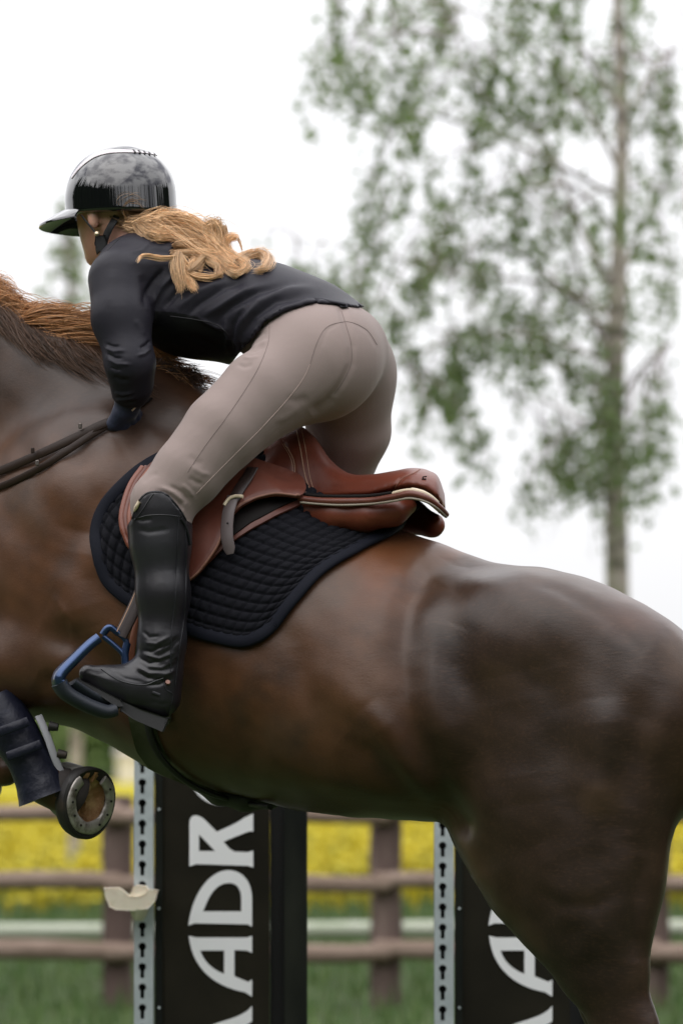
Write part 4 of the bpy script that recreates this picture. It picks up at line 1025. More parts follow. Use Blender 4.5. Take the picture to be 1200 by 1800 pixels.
# --- breeches
M_br = mat('breeches_mat', (0.245, 0.193, 0.176), 0.75, spec=.25, sheen=.10, noise=(3, (0.262, 0.207, 0.188), .4, .7), bump=[(9, .10, .006), (700, .5, .0006)])
HEMX = [380, 395, 418, 440, 465, 500, 555, 605, 700]; HEMY = [2400, 655, 624, 598, 566, 548, 532, 541, 541]
def hem(px): return np.interp(px, HEMX, HEMY)
TX = [215, 232, 240, 250, 262, 278, 292, 305, 318, 328, 345]; TYB = [935, 912, 886, 871, 864, 863, 868, 880, 897, 914, 925]
def f_breech(p):
    f = smin(f_pelvis(p), f_legs(p), .045)-.002
    g = f_legs(p)
    px, py = pxpy(p)
    cut = np.where(p[:, 1] < -.02, np.interp(px, TX, TYB)+34, 950)
    f = smax(f, ((py-cut)/850).astype(f32), .004)                          # ends inside the boots
    return f.astype(f32)
V, F = surface(f_breech, (-.45, -.36, 1.70), (.16, .42, 2.36), .010)
V, F = subdiv(V, F); V = smooth(V, F, 2); V, F = subdiv(V, F); V = smooth(V, F, 1)
W_ = 5
strk = [([(600, 545), (609, 575), (618, 608), (617, 640), (604, 668), (588, 692)], 7, -4, False), ([(560, 620), (575, 580), (598, 567)], 3, -.8), ([(618, 566), (645, 582), (664, 615)], 3, -.8),
        ([(590, 694), (570, 712), (545, 728)], 10, -5),
        ([(437, 600), (452, 592), (470, 580)], 4, -3), ([(440, 612), (456, 606), (472, 597)], 3, 2.5), ([(430, 618), (448, 616), (468, 606)], 4, -2.5), ([(425, 628), (442, 630), (456, 626)], 3, 2), ([(450, 575), (462, 572), (472, 566)], 3, -3), ([(415, 640), (430, 645), (446, 640)], 4, -2),
        ([(268, 862), (290, 866), (310, 880), (326, 898)], 4, -3), ([(280, 856), (305, 866), (325, 884)], 4, 3), ([(296, 852), (320, 866), (334, 884)], 3.5, -3), ([(318, 850), (332, 862), (342, 876)], 4, 2.5), ([(330, 838), (345, 848), (358, 852)], 5, -2.5),
        ([(326, 880), (322, 898), (318, 910)], 3, 2.5), ([(335, 820), (355, 832), (372, 835)], 5, 2), ([(250, 850), (262, 838), (280, 830)], 5, -1.5),
        ([(500, 700), (520, 705), (545, 700)], 8, -2), ([(330, 800), (345, 812), (360, 815)], 6, -1.5), ([(480, 740), (500, 735), (530, 715)], 6, 1.5)]
V = relief(V, F, strk)
br = big_mesh('breeches', V, F, M_br, person); BB = bvh_of(V, F)
M_seam = mat('seam_mat', (0.17, 0.13, 0.117), .8); M_seam2 = mat('pale_seam_mat', (0.38, 0.29, 0.26), .8)
for pts, m in (([(600, 547), (609, 575), (617, 605), (617, 638), (604, 668), (588, 692)], M_seam), ([(545, 640), (556, 605), (572, 577), (596, 567), (618, 567), (645, 581), (662, 606)], M_seam),
               ([(545, 640), (530, 670), (500, 708), (460, 752), (420, 792), (380, 832), (345, 868)], M_seam2), ([(473, 566), (472, 600), (455, 645), (428, 690), (395, 738), (362, 782), (330, 830)], M_seam)):
    c, nn = surf_curve(BB, pts, .0001, 8)
    if len(c) > 3: place('seam', *tube(c, .0008, 6), m, br)
# --- shirt
M_sh = mat('shirt_mat', (0.019, 0.0185, 0.026), 0.50, spec=.18, sheen=.0, attr=True, bump=[(14, .15, .004), (1100, .25, .0003)])
def f_shirt(p):
    f = smin(f_torso(p), f_pelvis(p), .05); f = smin(f, f_arms(p), .022)-.0075
    px, py = pxpy(p); sc = 1/855
    f = smax(f, np.where(px > 372, (py-hem(px))*sc*.8, -.3).astype(f32), .006)
    w = (p-A(WRI))@A(Vector(WRI)-Vector(NA[3])) / (Vector(WRI)-Vector(NA[3])).length
    near = np.sqrt(((p-A(WRI))**2).sum(1)) < .12
    f = np.where(near, np.maximum(f, w+.016), f)
    nk = A(HC)-A(pt(262, 470, .15)); nk /= np.linalg.norm(nk)
    f = np.maximum(f, (p-A(pt(228, 432, .155)))@nk)
    return f.astype(f32)
V, F = surface(f_shirt, (-.60, -.22, 1.98), (.10, .50, 2.44), .0075)
V, F = subdiv(V, F); V = smooth(V, F, 1); V, F = subdiv(V, F); V = smooth(V, F, 1)
strk = [([(560, 506), (500, 512), (455, 532), (425, 565), (408, 600)], 8, 5), ([(540, 520), (485, 530), (448, 556), (425, 592)], 6, -4), ([(515, 500), (455, 512), (405, 540), (375, 572)], 7, -4.5), ([(480, 500), (430, 512), (385, 540), (350, 560)], 7, 4.5),
        ([(590, 530), (540, 530), (500, 542), (465, 560)], 4, 2.5), ([(440, 492), (395, 505), (350, 535), (325, 560)], 6, -4), ([(400, 490), (350, 512), (310, 545)], 7, 4), ([(350, 490), (315, 510), (285, 545)], 6, -4), ([(310, 480), (285, 505), (265, 540)], 6, 4.5),
        ([(290, 470), (270, 495), (255, 530)], 5, -4), ([(520, 545), (478, 560), (450, 582), (432, 612)], 4, 3), ([(430, 540), (412, 570), (404, 610)], 5, -4), ([(395, 560), (402, 590), (398, 625)], 5, 4), ([(350, 560), (380, 575), (405, 580)], 4, 3), ([(330, 590), (370, 605), (400, 612)], 6, -3), ([(300, 600), (350, 622), (390, 635)], 5, 2.5),
        ([(262, 440), (300, 445), (340, 440)], 6, -2), ([(420, 600), (425, 620), (410, 640)], 4, -4),
        ([(247, 480), (258, 505), (256, 545)], 8, -3),
        ([(186, 604), (198, 609), (212, 609)], 2.5, -2), ([(184, 611), (200, 618), (222, 616)], 3, 2), ([(188, 621), (202, 629), (216, 630)], 2.6, -2.4), ([(188, 630), (206, 640), (232, 641)], 3.2, 2), ([(192, 645), (205, 650), (215, 650)], 2.5, -1.5), ([(236, 560), (246, 575), (254, 592)], 5, 1.2),
        ([(266, 598), (258, 606), (246, 612)], 3, -3), ([(266, 612), (254, 622), (240, 626)], 3, 2.2), ([(198, 660), (212, 668), (230, 668)], 4, -2.2), ([(200, 690), (216, 694), (236, 690)], 3, 2), 
        ([(200, 470), (195, 510), (192, 545)], 10, 1.5), ([(268, 420), (250, 440), (225, 445)], 4, 1.5), ([(222, 706), (240, 706)], 3, -2), ([(202, 704), (240, 700)], 3, 2)]
V = relief(V, F, strk, k=1.35)
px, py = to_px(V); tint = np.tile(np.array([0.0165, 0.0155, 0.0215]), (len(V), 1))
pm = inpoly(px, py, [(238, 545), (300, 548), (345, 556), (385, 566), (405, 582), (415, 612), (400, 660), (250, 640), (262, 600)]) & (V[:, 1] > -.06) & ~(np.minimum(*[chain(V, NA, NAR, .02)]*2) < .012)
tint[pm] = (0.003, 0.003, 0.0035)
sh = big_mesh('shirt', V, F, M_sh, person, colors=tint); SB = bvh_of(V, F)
hc_, hn_ = surf_curve(BB, [(a, float(hem(a))-2) for a in (437, 450, 465, 480, 500, 525, 555, 580, 604)], .006, 6)
place('hem', *tube(hc_, 0, flat=(.013, .0045), nrm=hn_), mat('hem_mat', (.014, .0135, .019), .6, spec=.2), sh)
M_sseam = mat('shirt_seam_mat', (0.008, .008, .010), .7)
for pts in ([(222, 410), (205, 424), (190, 440)], [(300, 556), (345, 562), (385, 573), (408, 600), (412, 630)]):
    c, nn = surf_curve(SB, pts, .0003, 8)
    if len(c) > 3: place('seam', *tube(c, .0010, 6), M_sseam, sh)
print('clothes', round(time.time()-T0, 1))
# --- boots
M_boot = mat('boot_leather_mat', (0.0105, 0.0095, 0.0120), 0.34, spec=.42, coat=.04, coat_rough=.25, noise=(8, (0.019, 0.019, 0.022), .45, .7), bump=[(60, .12, .002), (500, .2, .0004)])
M_boot2 = mat('boot_trim_mat', (0.010, .010, .013), .4, spec=.5)
M_sole_b = mat('boot_sole_mat', (0.026, .025, .027), .6, bump=(100, .3, .001)); M_gold = mat('gold_mat', (.72, .60, .42), .3, metal=.9); M_copper = mat('copper_mat', (.16, .09, .07), .4, metal=.7)
BN = [pt(281, 874, -.230), pt(281, 905, -.231), pt(282, 955, -.236), pt(287, 1045, -.246), pt(285, 1130, -.252), pt(282, 1185, -.252)]
def f_boot(p):
    f = chain(p, BN, [.0665, .0635, .0585, .0515, .0455, .0415], .02)
    ff = chain(p, [pt(283, 1180, -.25), pt(283, 1226, -.252)], [.040, .038], .02)
    f = smin(f, ff, .02)
    f = smin(f, chain(p, [pt(278, 1222, -.252), pt(236, 1212, -.26), pt(193, 1199, -.27), pt(156, 1185, -.278)], [.038, .037, .030, .0195], .02), .02)
    f = smin(f, rc(p, pt(268, 1178, -.25), pt(225, 1197, -.262), .038, .031), .02)
    px, py = pxpy(p); f = smax(f, ((np.interp(px, TX, TYB)-py)/855).astype(f32), .005)
    a = A(pt(135, 1203, -.28)); b = A(pt(292, 1262, -.25)); n = np.array([-(b-a)[2], 0, (b-a)[0]], dtype=f32); n /= np.linalg.norm(n)
    return smax(f, -((p-a)@n)-.001, .006).astype(f32)
V, F = surface(f_boot, (-.60, -.36, 1.33), (-.28, -.14, 1.90), .0075)
V, F = subdiv(V, F); V = smooth(V, F, 1); V, F = subdiv(V, F); V = smooth(V, F, 1)
strk = [([(250, 1108), (262, 1120), (282, 1118)], 3, -1.6), ([(252, 1130), (275, 1132), (300, 1118)], 3.5, 2.2), ([(248, 1142), (266, 1146), (290, 1134)], 3, -2.4), ([(250, 1150), (280, 1158), (312, 1146)], 3.5, 2.6), ([(244, 1156), (262, 1166), (284, 1162)], 2.8, -2.6), ([(285, 1140), (300, 1132), (315, 1118)], 3, -1.8), ([(258, 1172), (284, 1174), (312, 1160)], 3, 2),
        ([(238, 1170), (262, 1184), (302, 1184)], 4, 3), ([(236, 1178), (260, 1192), (292, 1196)], 3.5, -3), ([(260, 1196), (285, 1190), (310, 1176)], 4, 2.5), ([(255, 1205), (280, 1203), (306, 1192)], 3, -2.5), ([(320, 1120), (300, 1140), (285, 1150)], 4, -2), ([(316, 1150), (300, 1160), (286, 1168)], 4, 2),
        ([(240, 930), (262, 935), (300, 930)], 5, -1.5), ([(236, 912), (250, 915), (270, 912)], 4, -1.5), ([(318, 950), (312, 980), (310, 1020)], 3, -1.2), ([(150, 1182), (175, 1188), (205, 1200)], 6, 1.5), ([(190, 1175), (220, 1192), (255, 1200)], 3, -1.2), ([(260, 1232), (285, 1238), (300, 1236)], 4, -1), ([(290, 1000), (296, 1060), (294, 1110)], 14, 1.5), ([(245, 990), (250, 1060), (254, 1100)], 8, -1.5)]
V = relief(V, F, strk)
boot = big_mesh('boot', V, F, M_boot, person); KB = bvh_of(V, F)
for pts, r_, m in (([(233, 912), (241, 888), (251, 873), (263, 866), (279, 865), (293, 870), (305, 882), (318, 899), (327, 915)], .0022, M_boot2), ([(238, 914), (252, 895), (264, 876), (270, 868)], .0014, M_boot2), ([(314, 905), (312, 960), (309, 1040), (302, 1110), (300, 1180)], .0013, M_boot2),
                   ([(326, 925), (327, 1000), (324, 1080), (314, 1150), (308, 1205)], .0012, M_boot2), ([(178, 1176), (210, 1196), (250, 1204), (276, 1196), (287, 1192)], .0013, M_boot2), ([(287, 1192), (292, 1212), (304, 1222), (296, 1255)], .0013, M_boot2),
                   ([(236, 913), (260, 906), (290, 905), (316, 908)], .0009, M_boot2)):
    c, nn = surf_curve(KB, pts, .0004, 8)
    if len(c) > 3: place('seam', *tube(c, r_, 6), m, boot)
def plate(name, bv, a, b, w, th, m, parent, off=.001):
    c, nn = surf_curve(bv, [a, ((a[0]+b[0])/2, (a[1]+b[1])/2), b], off, 4)
    if len(c) > 2: return place(name, *tube(c, 0, flat=(w, th), nrm=nn), m, parent)
plate('badge', KB, (238, 897), (246, 882), .010, .003, M_gold, boot, .002); plate('label', KB, (268, 1217), (281, 1222), .007, .002, M_boot2, boot)
p_, n_ = cast(KB, 295, 1200, 0)
if p_ is not None: place('stud', *tube([p_, p_+n_*.004], [.006, .0045], 12), M_copper, boot)
# zip pull and elastic behind the knee
tube_obj('zip', surf_curve(KB, [(318, 912), (324, 922), (330, 940), (333, 958)], .002, 6)[0] or [Vector((0, 0, 0)), Vector((0, 0, .01))], .0022, M_boot2, boot, sides=6)
def prism(poly, y0, y1, sh=0):
    n = len(poly); V = [P(a, b, y0) for a, b in poly]; V += [Vector((v.x+sh, y1, v.z)) for v in V]
    tri = tessellate_polygon([[Vector((v.x, 0, v.z)) for v in V[:n]]]); F = [tuple(t) for t in tri]+[tuple(i+n for i in reversed(t)) for t in tri]
    return V, F+[(i, (i+1) % n, (i+1) % n+n, i+n) for i in range(n)]
soften(place('sole', *prism([(137, 1193), (152, 1199), (172, 1209), (212, 1230), (216, 1240), (205, 1240), (170, 1219), (140, 1203)], -.305, -.240), M_sole_b, boot, False), .002)
soften(place('heel', *prism([(213, 1234), (250, 1247), (296, 1262), (284, 1283), (240, 1264), (212, 1249)], -.287, -.222), M_sole_b, boot, False), .003)
# far boot
VF, FF_ = surface(lambda p: np.maximum(smin(chain(p, FL[3:], [.058, .057, .05, .042], .02), chain(p, [pt(560, 1200, .36), pt(558, 1232, .36), pt(480, 1212, .37), pt(430, 1200, .37)], [.042, .038, .032, .022], .02), .02), (925-pxpy(p)[1])/855).astype(f32), (-.25, .20, 1.35), (.10, .50, 1.95), .011)
big_mesh('boot', VF, FF_, M_boot, person)
# --- gloves
M_glove = mat('glove_mat', (0.010, 0.014, 0.036), 0.65, sheen=.2, bump=[(120, .4, .002)])
def f_glove(p):
    f = f_hands(p)-.003
    for w, q in ((WRI, NA[3]), (FA[-1], FA[-2])):
        u = (Vector(w)-Vector(q)).normalized(); e = Vector(w)-u*.022; f = smin(f, rc(p, tuple(e), w, .032 if w is WRI else .031, .026), .012)
    return f.astype(f32)
V, F = surface(f_glove, (-.54, -.12, 1.92), (-.34, .40, 2.14), .0055)
V, F = subdiv(V, F); V = smooth(V, F, 1)
fs = V[F[:, 0], 1] > .13
def sub(V, F, m):
    G_ = F[m]; u, inv = np.unique(G_, return_inverse=True); return V[u], inv.reshape(G_.shape)
gl = big_mesh('glove', *sub(V, F, ~fs), M_glove, person); big_mesh('glove', *sub(V, F, fs), M_glove, person)
q0 = Vector(WRI); u = (q0-Vector(NA[3])).normalized()
place('cuff_clip', *tube([P(232, 722, -.062), P(240, 714, -.060)], .0022, 6), M_gold, gl)

# --- helmet
M_helm = mat('helmet_mat', (0.004, 0.004, 0.005), 0.05, spec=.8, coat=.6, coat_rough=.03)
M_band = mat('helmet_band_mat', (0.62, 0.55, 0.58), 0.12, spec=.6, coat=.8)
M_mark = mat('helmet_mark_mat', (0.012, .010, .014), .3); M_strap = mat('strap_mat', (0.008, .008, .009), .7)
HCc = A(pt(212, 352, .17)); HX, HY_, HZ = .1165, .125, .1135
def f_helm(p):
    q = p-HCc; q = q@HR
    z = q[:, 2]*np.sign(HR[2, 2]); u = q[:, 0]; s = q[:, 1]
    zz = np.where(z < 0, z*.22, z)
    r = (np.abs(u/.126)**2.15+np.abs(s/.106)**2.15+np.abs(zz/HZ)**2.15)**(1/2.15)
    f = (r-1)*.105
    lim = -.036+.016*(u/.12)
    f = smax(f, (lim-z)*1.0, .008)
    # opening for face is the lower plane; lift in front of the ear
    return f.astype(f32)
V, F = surface(f_helm, tuple(HCc-A((.16, .16, .06))), tuple(HCc+A((.16, .16, .14))), .0075)
V, F = subdiv(V, F); V = project(f_helm, V, .002, 1); V, F = subdiv(V, F); V = project(f_helm, V, .0015, 1)
helm = big_mesh('helmet', V, F, M_helm, person); HBV = bvh_of(V, F)
# pale band over the crown, set 1 mm proud
bp = []
for (a, b) in [(127, 312), (138, 297), (152, 284), (170, 273), (192, 267), (220, 266), (250, 268), (275, 273), (292, 281)]:
    bp.append((a, b))
c, nn = surf_curve(HBV, bp, .0006, 6)
if len(c) > 4: place('band', *tube(c, 0, flat=lambda t: (.004+.011*math.sin(math.pi*min(1, .1+t*1.0))**.6, .0022), nrm=nn), M_band, helm)
for i, (a, b) in enumerate([(236, 267), (245, 268), (254, 269), (263, 271), (272, 273)]):
    plate('mark', HBV, (a-1.5, b-2.5), (a+2.0, b+2.0), .0042+.001*(i % 2), .0012, M_mark, helm, .0022)
# wide visor
Vv = []; Fv = []; nA, nB = 34, 8
zc_ = HCc[2]-.022
for i in range(nA+1):
    th = math.radians(-86+172*i/nA); dv = FD*math.cos(th)+SD*math.sin(th); dv.z = 0; dv.normalize()
    r0 = 1/((abs(math.cos(th)/.126)**2.15+abs(math.sin(th)/.106)**2.15)**(1/2.15))-.004
    e = (.075*math.cos(th)**.8 if abs(math.cos(th)) > 1e-3 else 0)
    e = .072*max(0, math.cos(th*.98))**.75
    for j in range(nB+1):
        t = j/nB; r = r0+e*t; drop = (.004+.036*(e/.072)*t**1.2)
        c0 = Vector(HCc); Vv.append(Vector((c0.x, c0.y, zc_+.012*math.cos(th)))+dv*r+Vector((0, 0, -drop-.010*(1-math.cos(th))*t)))
n0 = len(Vv); Vv += [v+Vector((0, 0, -.004)) for v in Vv]
for i in range(nA):
    for j in range(nB):
        a = i*(nB+1)+j; q = (a, a+nB+1, a+nB+2, a+1); Fv.append(q); Fv.append(tuple(k+n0 for k in reversed(q)))
    a = i*(nB+1)+nB; Fv.append((a, a+nB+1, a+nB+1+n0, a+n0))
place('visor', Vv, Fv, M_helm, helm)
# vents at the back of the shell, straps, buckle, earring
for (a, b) in ((206, 370), (216, 371)): plate('rivet', HBV, (a, b), (a+3, b+1), .003, .002, M_copper, helm, .0005)
ey = HC[1]-.065
def hp(px_, py_, y): return P(px_, py_, y)
place('chin_strap', *tube(catmull([hp(206, 380, .085), hp(196, 396, .080), hp(188, 412, .088), hp(182, 428, .10), hp(170, 441, .14)], 5), 0, flat=(.017, .003), nrm=(-.5, -.85, 0)), M_strap, helm)
place('front_strap', *tube(catmull([hp(143, 378, .11), hp(156, 394, .098), hp(170, 411, .090)], 4), 0, flat=(.004, .002), nrm=(-.5, -.85, 0)), M_strap, helm)
soften(place('buckle', *prism([(170, 416), (184, 414), (188, 428), (182, 440), (172, 438), (167, 428)], .080, .092), M_strap, helm, False), .003)
bm = bmesh.new(); bmesh.ops.create_uvsphere(bm, u_segments=12, v_segments=8, radius=.0055, matrix=Matrix.Translation(P(171, 411, .072))); me = bpy.data.meshes.new('earring'); bm.to_mesh(me); bm.free(); me.materials.append(M_gold)
o = bpy.data.objects.new('earring', me); col.objects.link(o); o.parent = person; o.matrix_parent_inverse = Matrix.Translation(-Vector(person.location))
# eyes
for s in (-.032, .032):
    c = Vector(hd(.076, s, -.03)); bm = bmesh.new(); bmesh.ops.create_uvsphere(bm, u_segments=12, v_segments=8, radius=.012, matrix=Matrix.Translation(c)); me = bpy.data.meshes.new('eye'); bm.to_mesh(me); bm.free(); me.materials.append(M_eye)
    o = bpy.data.objects.new('eye', me); col.objects.link(o); o.parent = person; o.matrix_parent_inverse = Matrix.Translation(-Vector(person.location))
# --- ponytail
def hz(u, v): return (220+.2333*u, 360+.2333*v)
def hl(pts, dy=0.0, lift=.010):
    out = []
    for i, (u, v) in enumerate(pts):
        a, b = hz(u, v); p, n = cast(SB, a, b, 0); t = i/(len(pts)-1)
        y = .085 if p is None else min(.085, p.y)
        if a < 262 and b < 420: y = .075+.0*t
        out.append((a, b, y))
    ys = np.array([o[2] for o in out]); ys = np.convolve(np.pad(ys, 1, 'edge'), [.25, .5, .25], 'valid')
    return [P(a, b, min(y, oy)-lift+dy) for (a, b, oy), y in zip(out, ys)]
LK = [([(20, 150), (150, 165), (270, 110), (400, 130), (520, 190), (600, 250)], 150, .010), ([(60, 190), (180, 170), (300, 150), (420, 210), (520, 280), (640, 330), (760, 410), (840, 450)], 170, .010),
      ([(100, 150), (200, 240), (330, 250), (480, 290), (600, 330), (720, 400), (800, 470), (880, 490)], 150, .009), ([(150, 140), (170, 210), (260, 250), (360, 230), (300, 170)], 70, .006), ([(380, 310), (520, 310), (640, 350), (740, 440), (800, 520)], 90, .008),
      ([(360, 370), (480, 375), (580, 375), (690, 400), (745, 470), (720, 540)], 90, .007), ([(430, 130), (520, 140), (590, 210), (600, 320), (680, 380)], 90, .008), ([(600, 250), (630, 170), (690, 150), (690, 240), (720, 330), (800, 400)], 90, .008),
      ([(650, 170), (660, 290), (740, 370), (830, 420), (920, 460), (890, 500), (820, 520)], 90, .007), ([(740, 170), (730, 240), (760, 330), (830, 400), (930, 430)], 60, .006), ([(740, 330), (770, 260), (830, 240), (850, 260)], 40, .005),
      ([(830, 440), (920, 400), (1030, 380), (1080, 425), (1050, 485), (960, 490)], 90, .007), ([(840, 400), (940, 378), (1050, 385), (1078, 440), (1030, 495)], 60, .005), ([(400, 370), (385, 450), (395, 540), (420, 620), (412, 660)], 70, .006),
      ([(410, 440), (440, 540), (490, 590), (530, 650)], 70, .006), ([(470, 500), (550, 535), (650, 545), (740, 520)], 45, .004), ([(500, 490), (550, 440), (600, 390), (650, 440), (700, 470), (690, 540)], 40, .004), ([(400, 390), (280, 402), (180, 385), (120, 390), (94, 440)], 26, .0022),
      ([(560, 500), (570, 450), (620, 400), (690, 430), (705, 500), (730, 545)], 50, .005), ([(850, 250), (868, 300), (880, 350)], 8, .0015), ([(480, 500), (500, 430), (560, 400)], 30, .004), ([(780, 500), (840, 525), (920, 480)], 40, .004), ([(420, 380), (470, 470), (520, 400)], 30, .004),
      ([(200, 130), (330, 100), (470, 130), (590, 210), (690, 300), (760, 370)], 110, .009), ([(300, 130), (450, 200), (560, 260), (700, 360), (820, 440)], 110, .010)]
rr_ = np.random.default_rng(21)
G = [hl(l, rr_.uniform(-.012, .012), .016) for l, *_ in LK]
lockv = [0]
def blond(r, t):
    lockv[0] += 1; b = np.array([0.86, 0.55, 0.29])*r.uniform(.68, 1.15)*(1+.26*math.sin(lockv[0]/61.0)+.12*math.sin(lockv[0]/17.0)); root = np.array([0.33, 0.18, 0.08])*r.uniform(.7, 1.1)
    w = np.clip(t*4, 0, 1)[:, None]; return root[None]*(1-w)*.6+b[None]*(w+.4*(1-w))
G += [hl([(100+rr_.normal()*20, 150), (300+rr_.normal()*60, 160+rr_.normal()*50), (550+rr_.normal()*60, 280+rr_.normal()*70), (760+rr_.normal()*80, 420+rr_.normal()*70)], rr_.uniform(-.02, .02), .02) for _ in range(12)]
LK += [(None, 7, .016)]*12
Vh, Fh, Ch = strands(G, [int(n*2.6) for _, n, _ in LK], [s*.9 for *_, s in LK], 0.00062, .0016, 6, k=18, colr=blond, clump=.40, taper=.35, endspread=.55)
M_blond = mat('blonde_hair_mat', (.6, .35, .15), .34, spec=.5, attr=True, sheen=.15)
pony = big_mesh('ponytail', Vh, Fh, M_blond, person, colors=Ch)
# wisps, and hair gathered under the rim of the helmet
G = []
for i in range(6):
    a, b = 236+rr_.normal()*6, 394+rr_.normal()*6; G.append([P(a, b, .07), P(a-14-12*rr_.random(), b-22-14*rr_.random(), .05), P(a+10*rr_.random(), b-38-18*rr_.random(), .045), P(a+26+14*rr_.random(), b-22-14*rr_.random(), .05)])
for i in range(12):
    t = i/11; a = 212+36*t; G.append([P(a-18, 380+3*t, .10-.02*t), P(a, 388+4*t+rr_.normal()*3, .085), P(a+24, 392+rr_.normal()*4, .075), P(262, 398+rr_.normal()*8, .070)])
Vh, Fh, Ch = strands(G, [2]*6+[60]*12, [.002]*6+[.005]*12, .0005, .001, 8, k=14, colr=lambda r, t: np.tile(np.array([0.40, .225, .10])*r.uniform(.5, 1.2), (len(t), 1)), taper=.4)
big_mesh('loose_hair', Vh, Fh, M_blond, person, colors=Ch)
print('rider done', round(time.time()-T0, 1))
# ================================================================== TACK
M_pad = mat('pad_fabric_mat', (0.0045, 0.0047, 0.0075), 0.8, spec=.15, sheen=.03, bump=[(500, .4, .0005)])
M_bind = mat('pad_binding_mat', (0.0065, 0.0075, 0.013), 0.75, spec=.15, bump=[(700, .4, .0004)])
pad = empty('saddle_pad', tuple(P(430, 1000, -.1))); tag(pad, 'navy black quilted saddle pad under the brown saddle', 'saddle pad')
def cr2(pts, n):
    q = catmull([Vector((a, b, 0)) for a, b in pts], 12); L = [0]
    for i in range(1, len(q)): L.append(L[-1]+(q[i]-q[i-1]).length)
    L = np.array(L)/L[-1]; t = np.linspace(0, 1, n); return np.stack([np.interp(t, L, [p.x for p in q]), np.interp(t, L, [p.y for p in q])], 1)
NS, NT = 148, 134
Lc = cr2([(179, 990), (192, 1020), (218, 1046), (262, 1074), (330, 1104), (380, 1120), (430, 1128), (462, 1117), (484, 1098)], NS)
Cc = cr2([(430, 762), (455, 780), (490, 800), (525, 825), (555, 845), (585, 862), (640, 885), (700, 898), (737, 893)], NS)
E0 = cr2([(179, 990), (172, 945), (182, 900), (212, 860), (262, 820), (340, 785), (430, 762)], NT); E1 = cr2([(484, 1098), (520, 1052), (568, 1002), (630, 966), (688, 938), (715, 910), (737, 893)], NT)
s_ = np.linspace(0, 1, NS)[:, None, None]; t_ = np.linspace(0, 1, NT)[None, :, None]
G2 = Lc[:, None]*(1-t_)+Cc[:, None]*t_+(1-s_)*(E0[None]-(Lc[0]*(1-t_[0])+Cc[0]*t_[0])[None])+s_*(E1[None]-(Lc[-1]*(1-t_[0])+Cc[-1]*t_[0])[None])
PV = np.zeros((NS, NT, 3)); PN = np.zeros((NS, NT, 3))
for i in range(NS):
    for j in range(NT):
        a, b = G2[i, j]; p, n = cast(HB, a, b, 0)
        yc = YC(a)
        if p is None or p.y > yc: p = P(a, b, yc); n = Vector((0, -.3, 1)).normalized()
        PV[i, j] = (a, b, p.y); PN[i, j] = n
for _ in range(10): PV[:, 1:-1, 2] = .5*PV[:, 1:-1, 2]+.25*(PV[:, :-2, 2]+PV[:, 2:, 2]); PV[1:-1, :, 2] = .5*PV[1:-1, :, 2]+.25*(PV[:-2, :, 2]+PV[2:, :, 2])
PV[:, -1, 2] = [YC(a) for a in PV[:, -1, 0]]
for _ in range(6): PN[:, 1:-1] = .5*PN[:, 1:-1]+.25*(PN[:, :-2]+PN[:, 2:])
PN /= np.linalg.norm(PN, axis=2, keepdims=True)
a_ = np.arange(NS)[:, None]*0+np.linspace(0, 1, NS)[:, None]*21.0; b_ = np.linspace(0, 1, NT)[None]*19
q_ = (np.abs(np.sin(np.pi*(a_+0*b_)))**.32)*(np.abs(np.sin(np.pi*(b_+0*a_)))**.32)
edge = np.minimum(np.minimum(np.linspace(0, 1, NS)[:, None]*15/.75, (1-np.linspace(0, 1, NS))[:, None]*15/.75), np.linspace(0, 1, NT)[None]*19/.8); edge = np.clip(edge, 0, 1)
W3 = np.zeros((NS, NT, 3))
for i in range(NS):
    for j in range(NT):
        a, b, y = PV[i, j]; n = Vector(PN[i, j]); W3[i, j] = P(a, b, y)+n*(.010+0.0068*q_[i, j]*edge[i, j])
idx_ = np.arange(NS*NT).reshape(NS, NT); Fq = np.stack([idx_[:-1, :-1], idx_[1:, :-1], idx_[1:, 1:], idx_[:-1, 1:]], -1).reshape(-1, 4)
Vn = W3.reshape(-1, 3)
Vi, Fi = solid(Vn, [tuple(f) for f in Fq], PN.reshape(-1, 3), .008)
place('quilted_panel', [tuple(v) for v in Vi], Fi, M_pad, pad)
Vm_ = mirrored(Vn); Fm_ = Fq[:, ::-1]; big_mesh('quilted_panel', Vm_, Fm_, M_pad, pad)
rim = [Vector(W3[0, j]) for j in range(NT-1, -1, -3)]+[Vector(W3[i, 0]) for i in range(0, NS, 3)]+[Vector(W3[-1, j]) for j in range(0, NT, 3)]
rimn = [Vector(PN[0, j]) for j in range(NT-1, -1, -3)]+[Vector(PN[i, 0]) for i in range(0, NS, 3)]+[Vector(PN[-1, j]) for j in range(0, NT, 3)]
place('binding', *tube(rim, 0, flat=(.026, .011), nrm=rimn), M_bind, pad)
rimm = [Vector(v) for v in mirrored(np.array([tuple(v) for v in rim]))]; place('binding', *tube(rimm, 0, flat=(.024, .010), nrm=[Vector((n.x, -n.y, n.z)) for n in rimn]), M_bind, pad)
VA = np.concatenate([hV, Vn.astype(f32)]); FA_ = np.concatenate([hF, Fq+len(hV)]); PB = bvh_of(VA, FA_)
print('pad', round(time.time()-T0, 1))

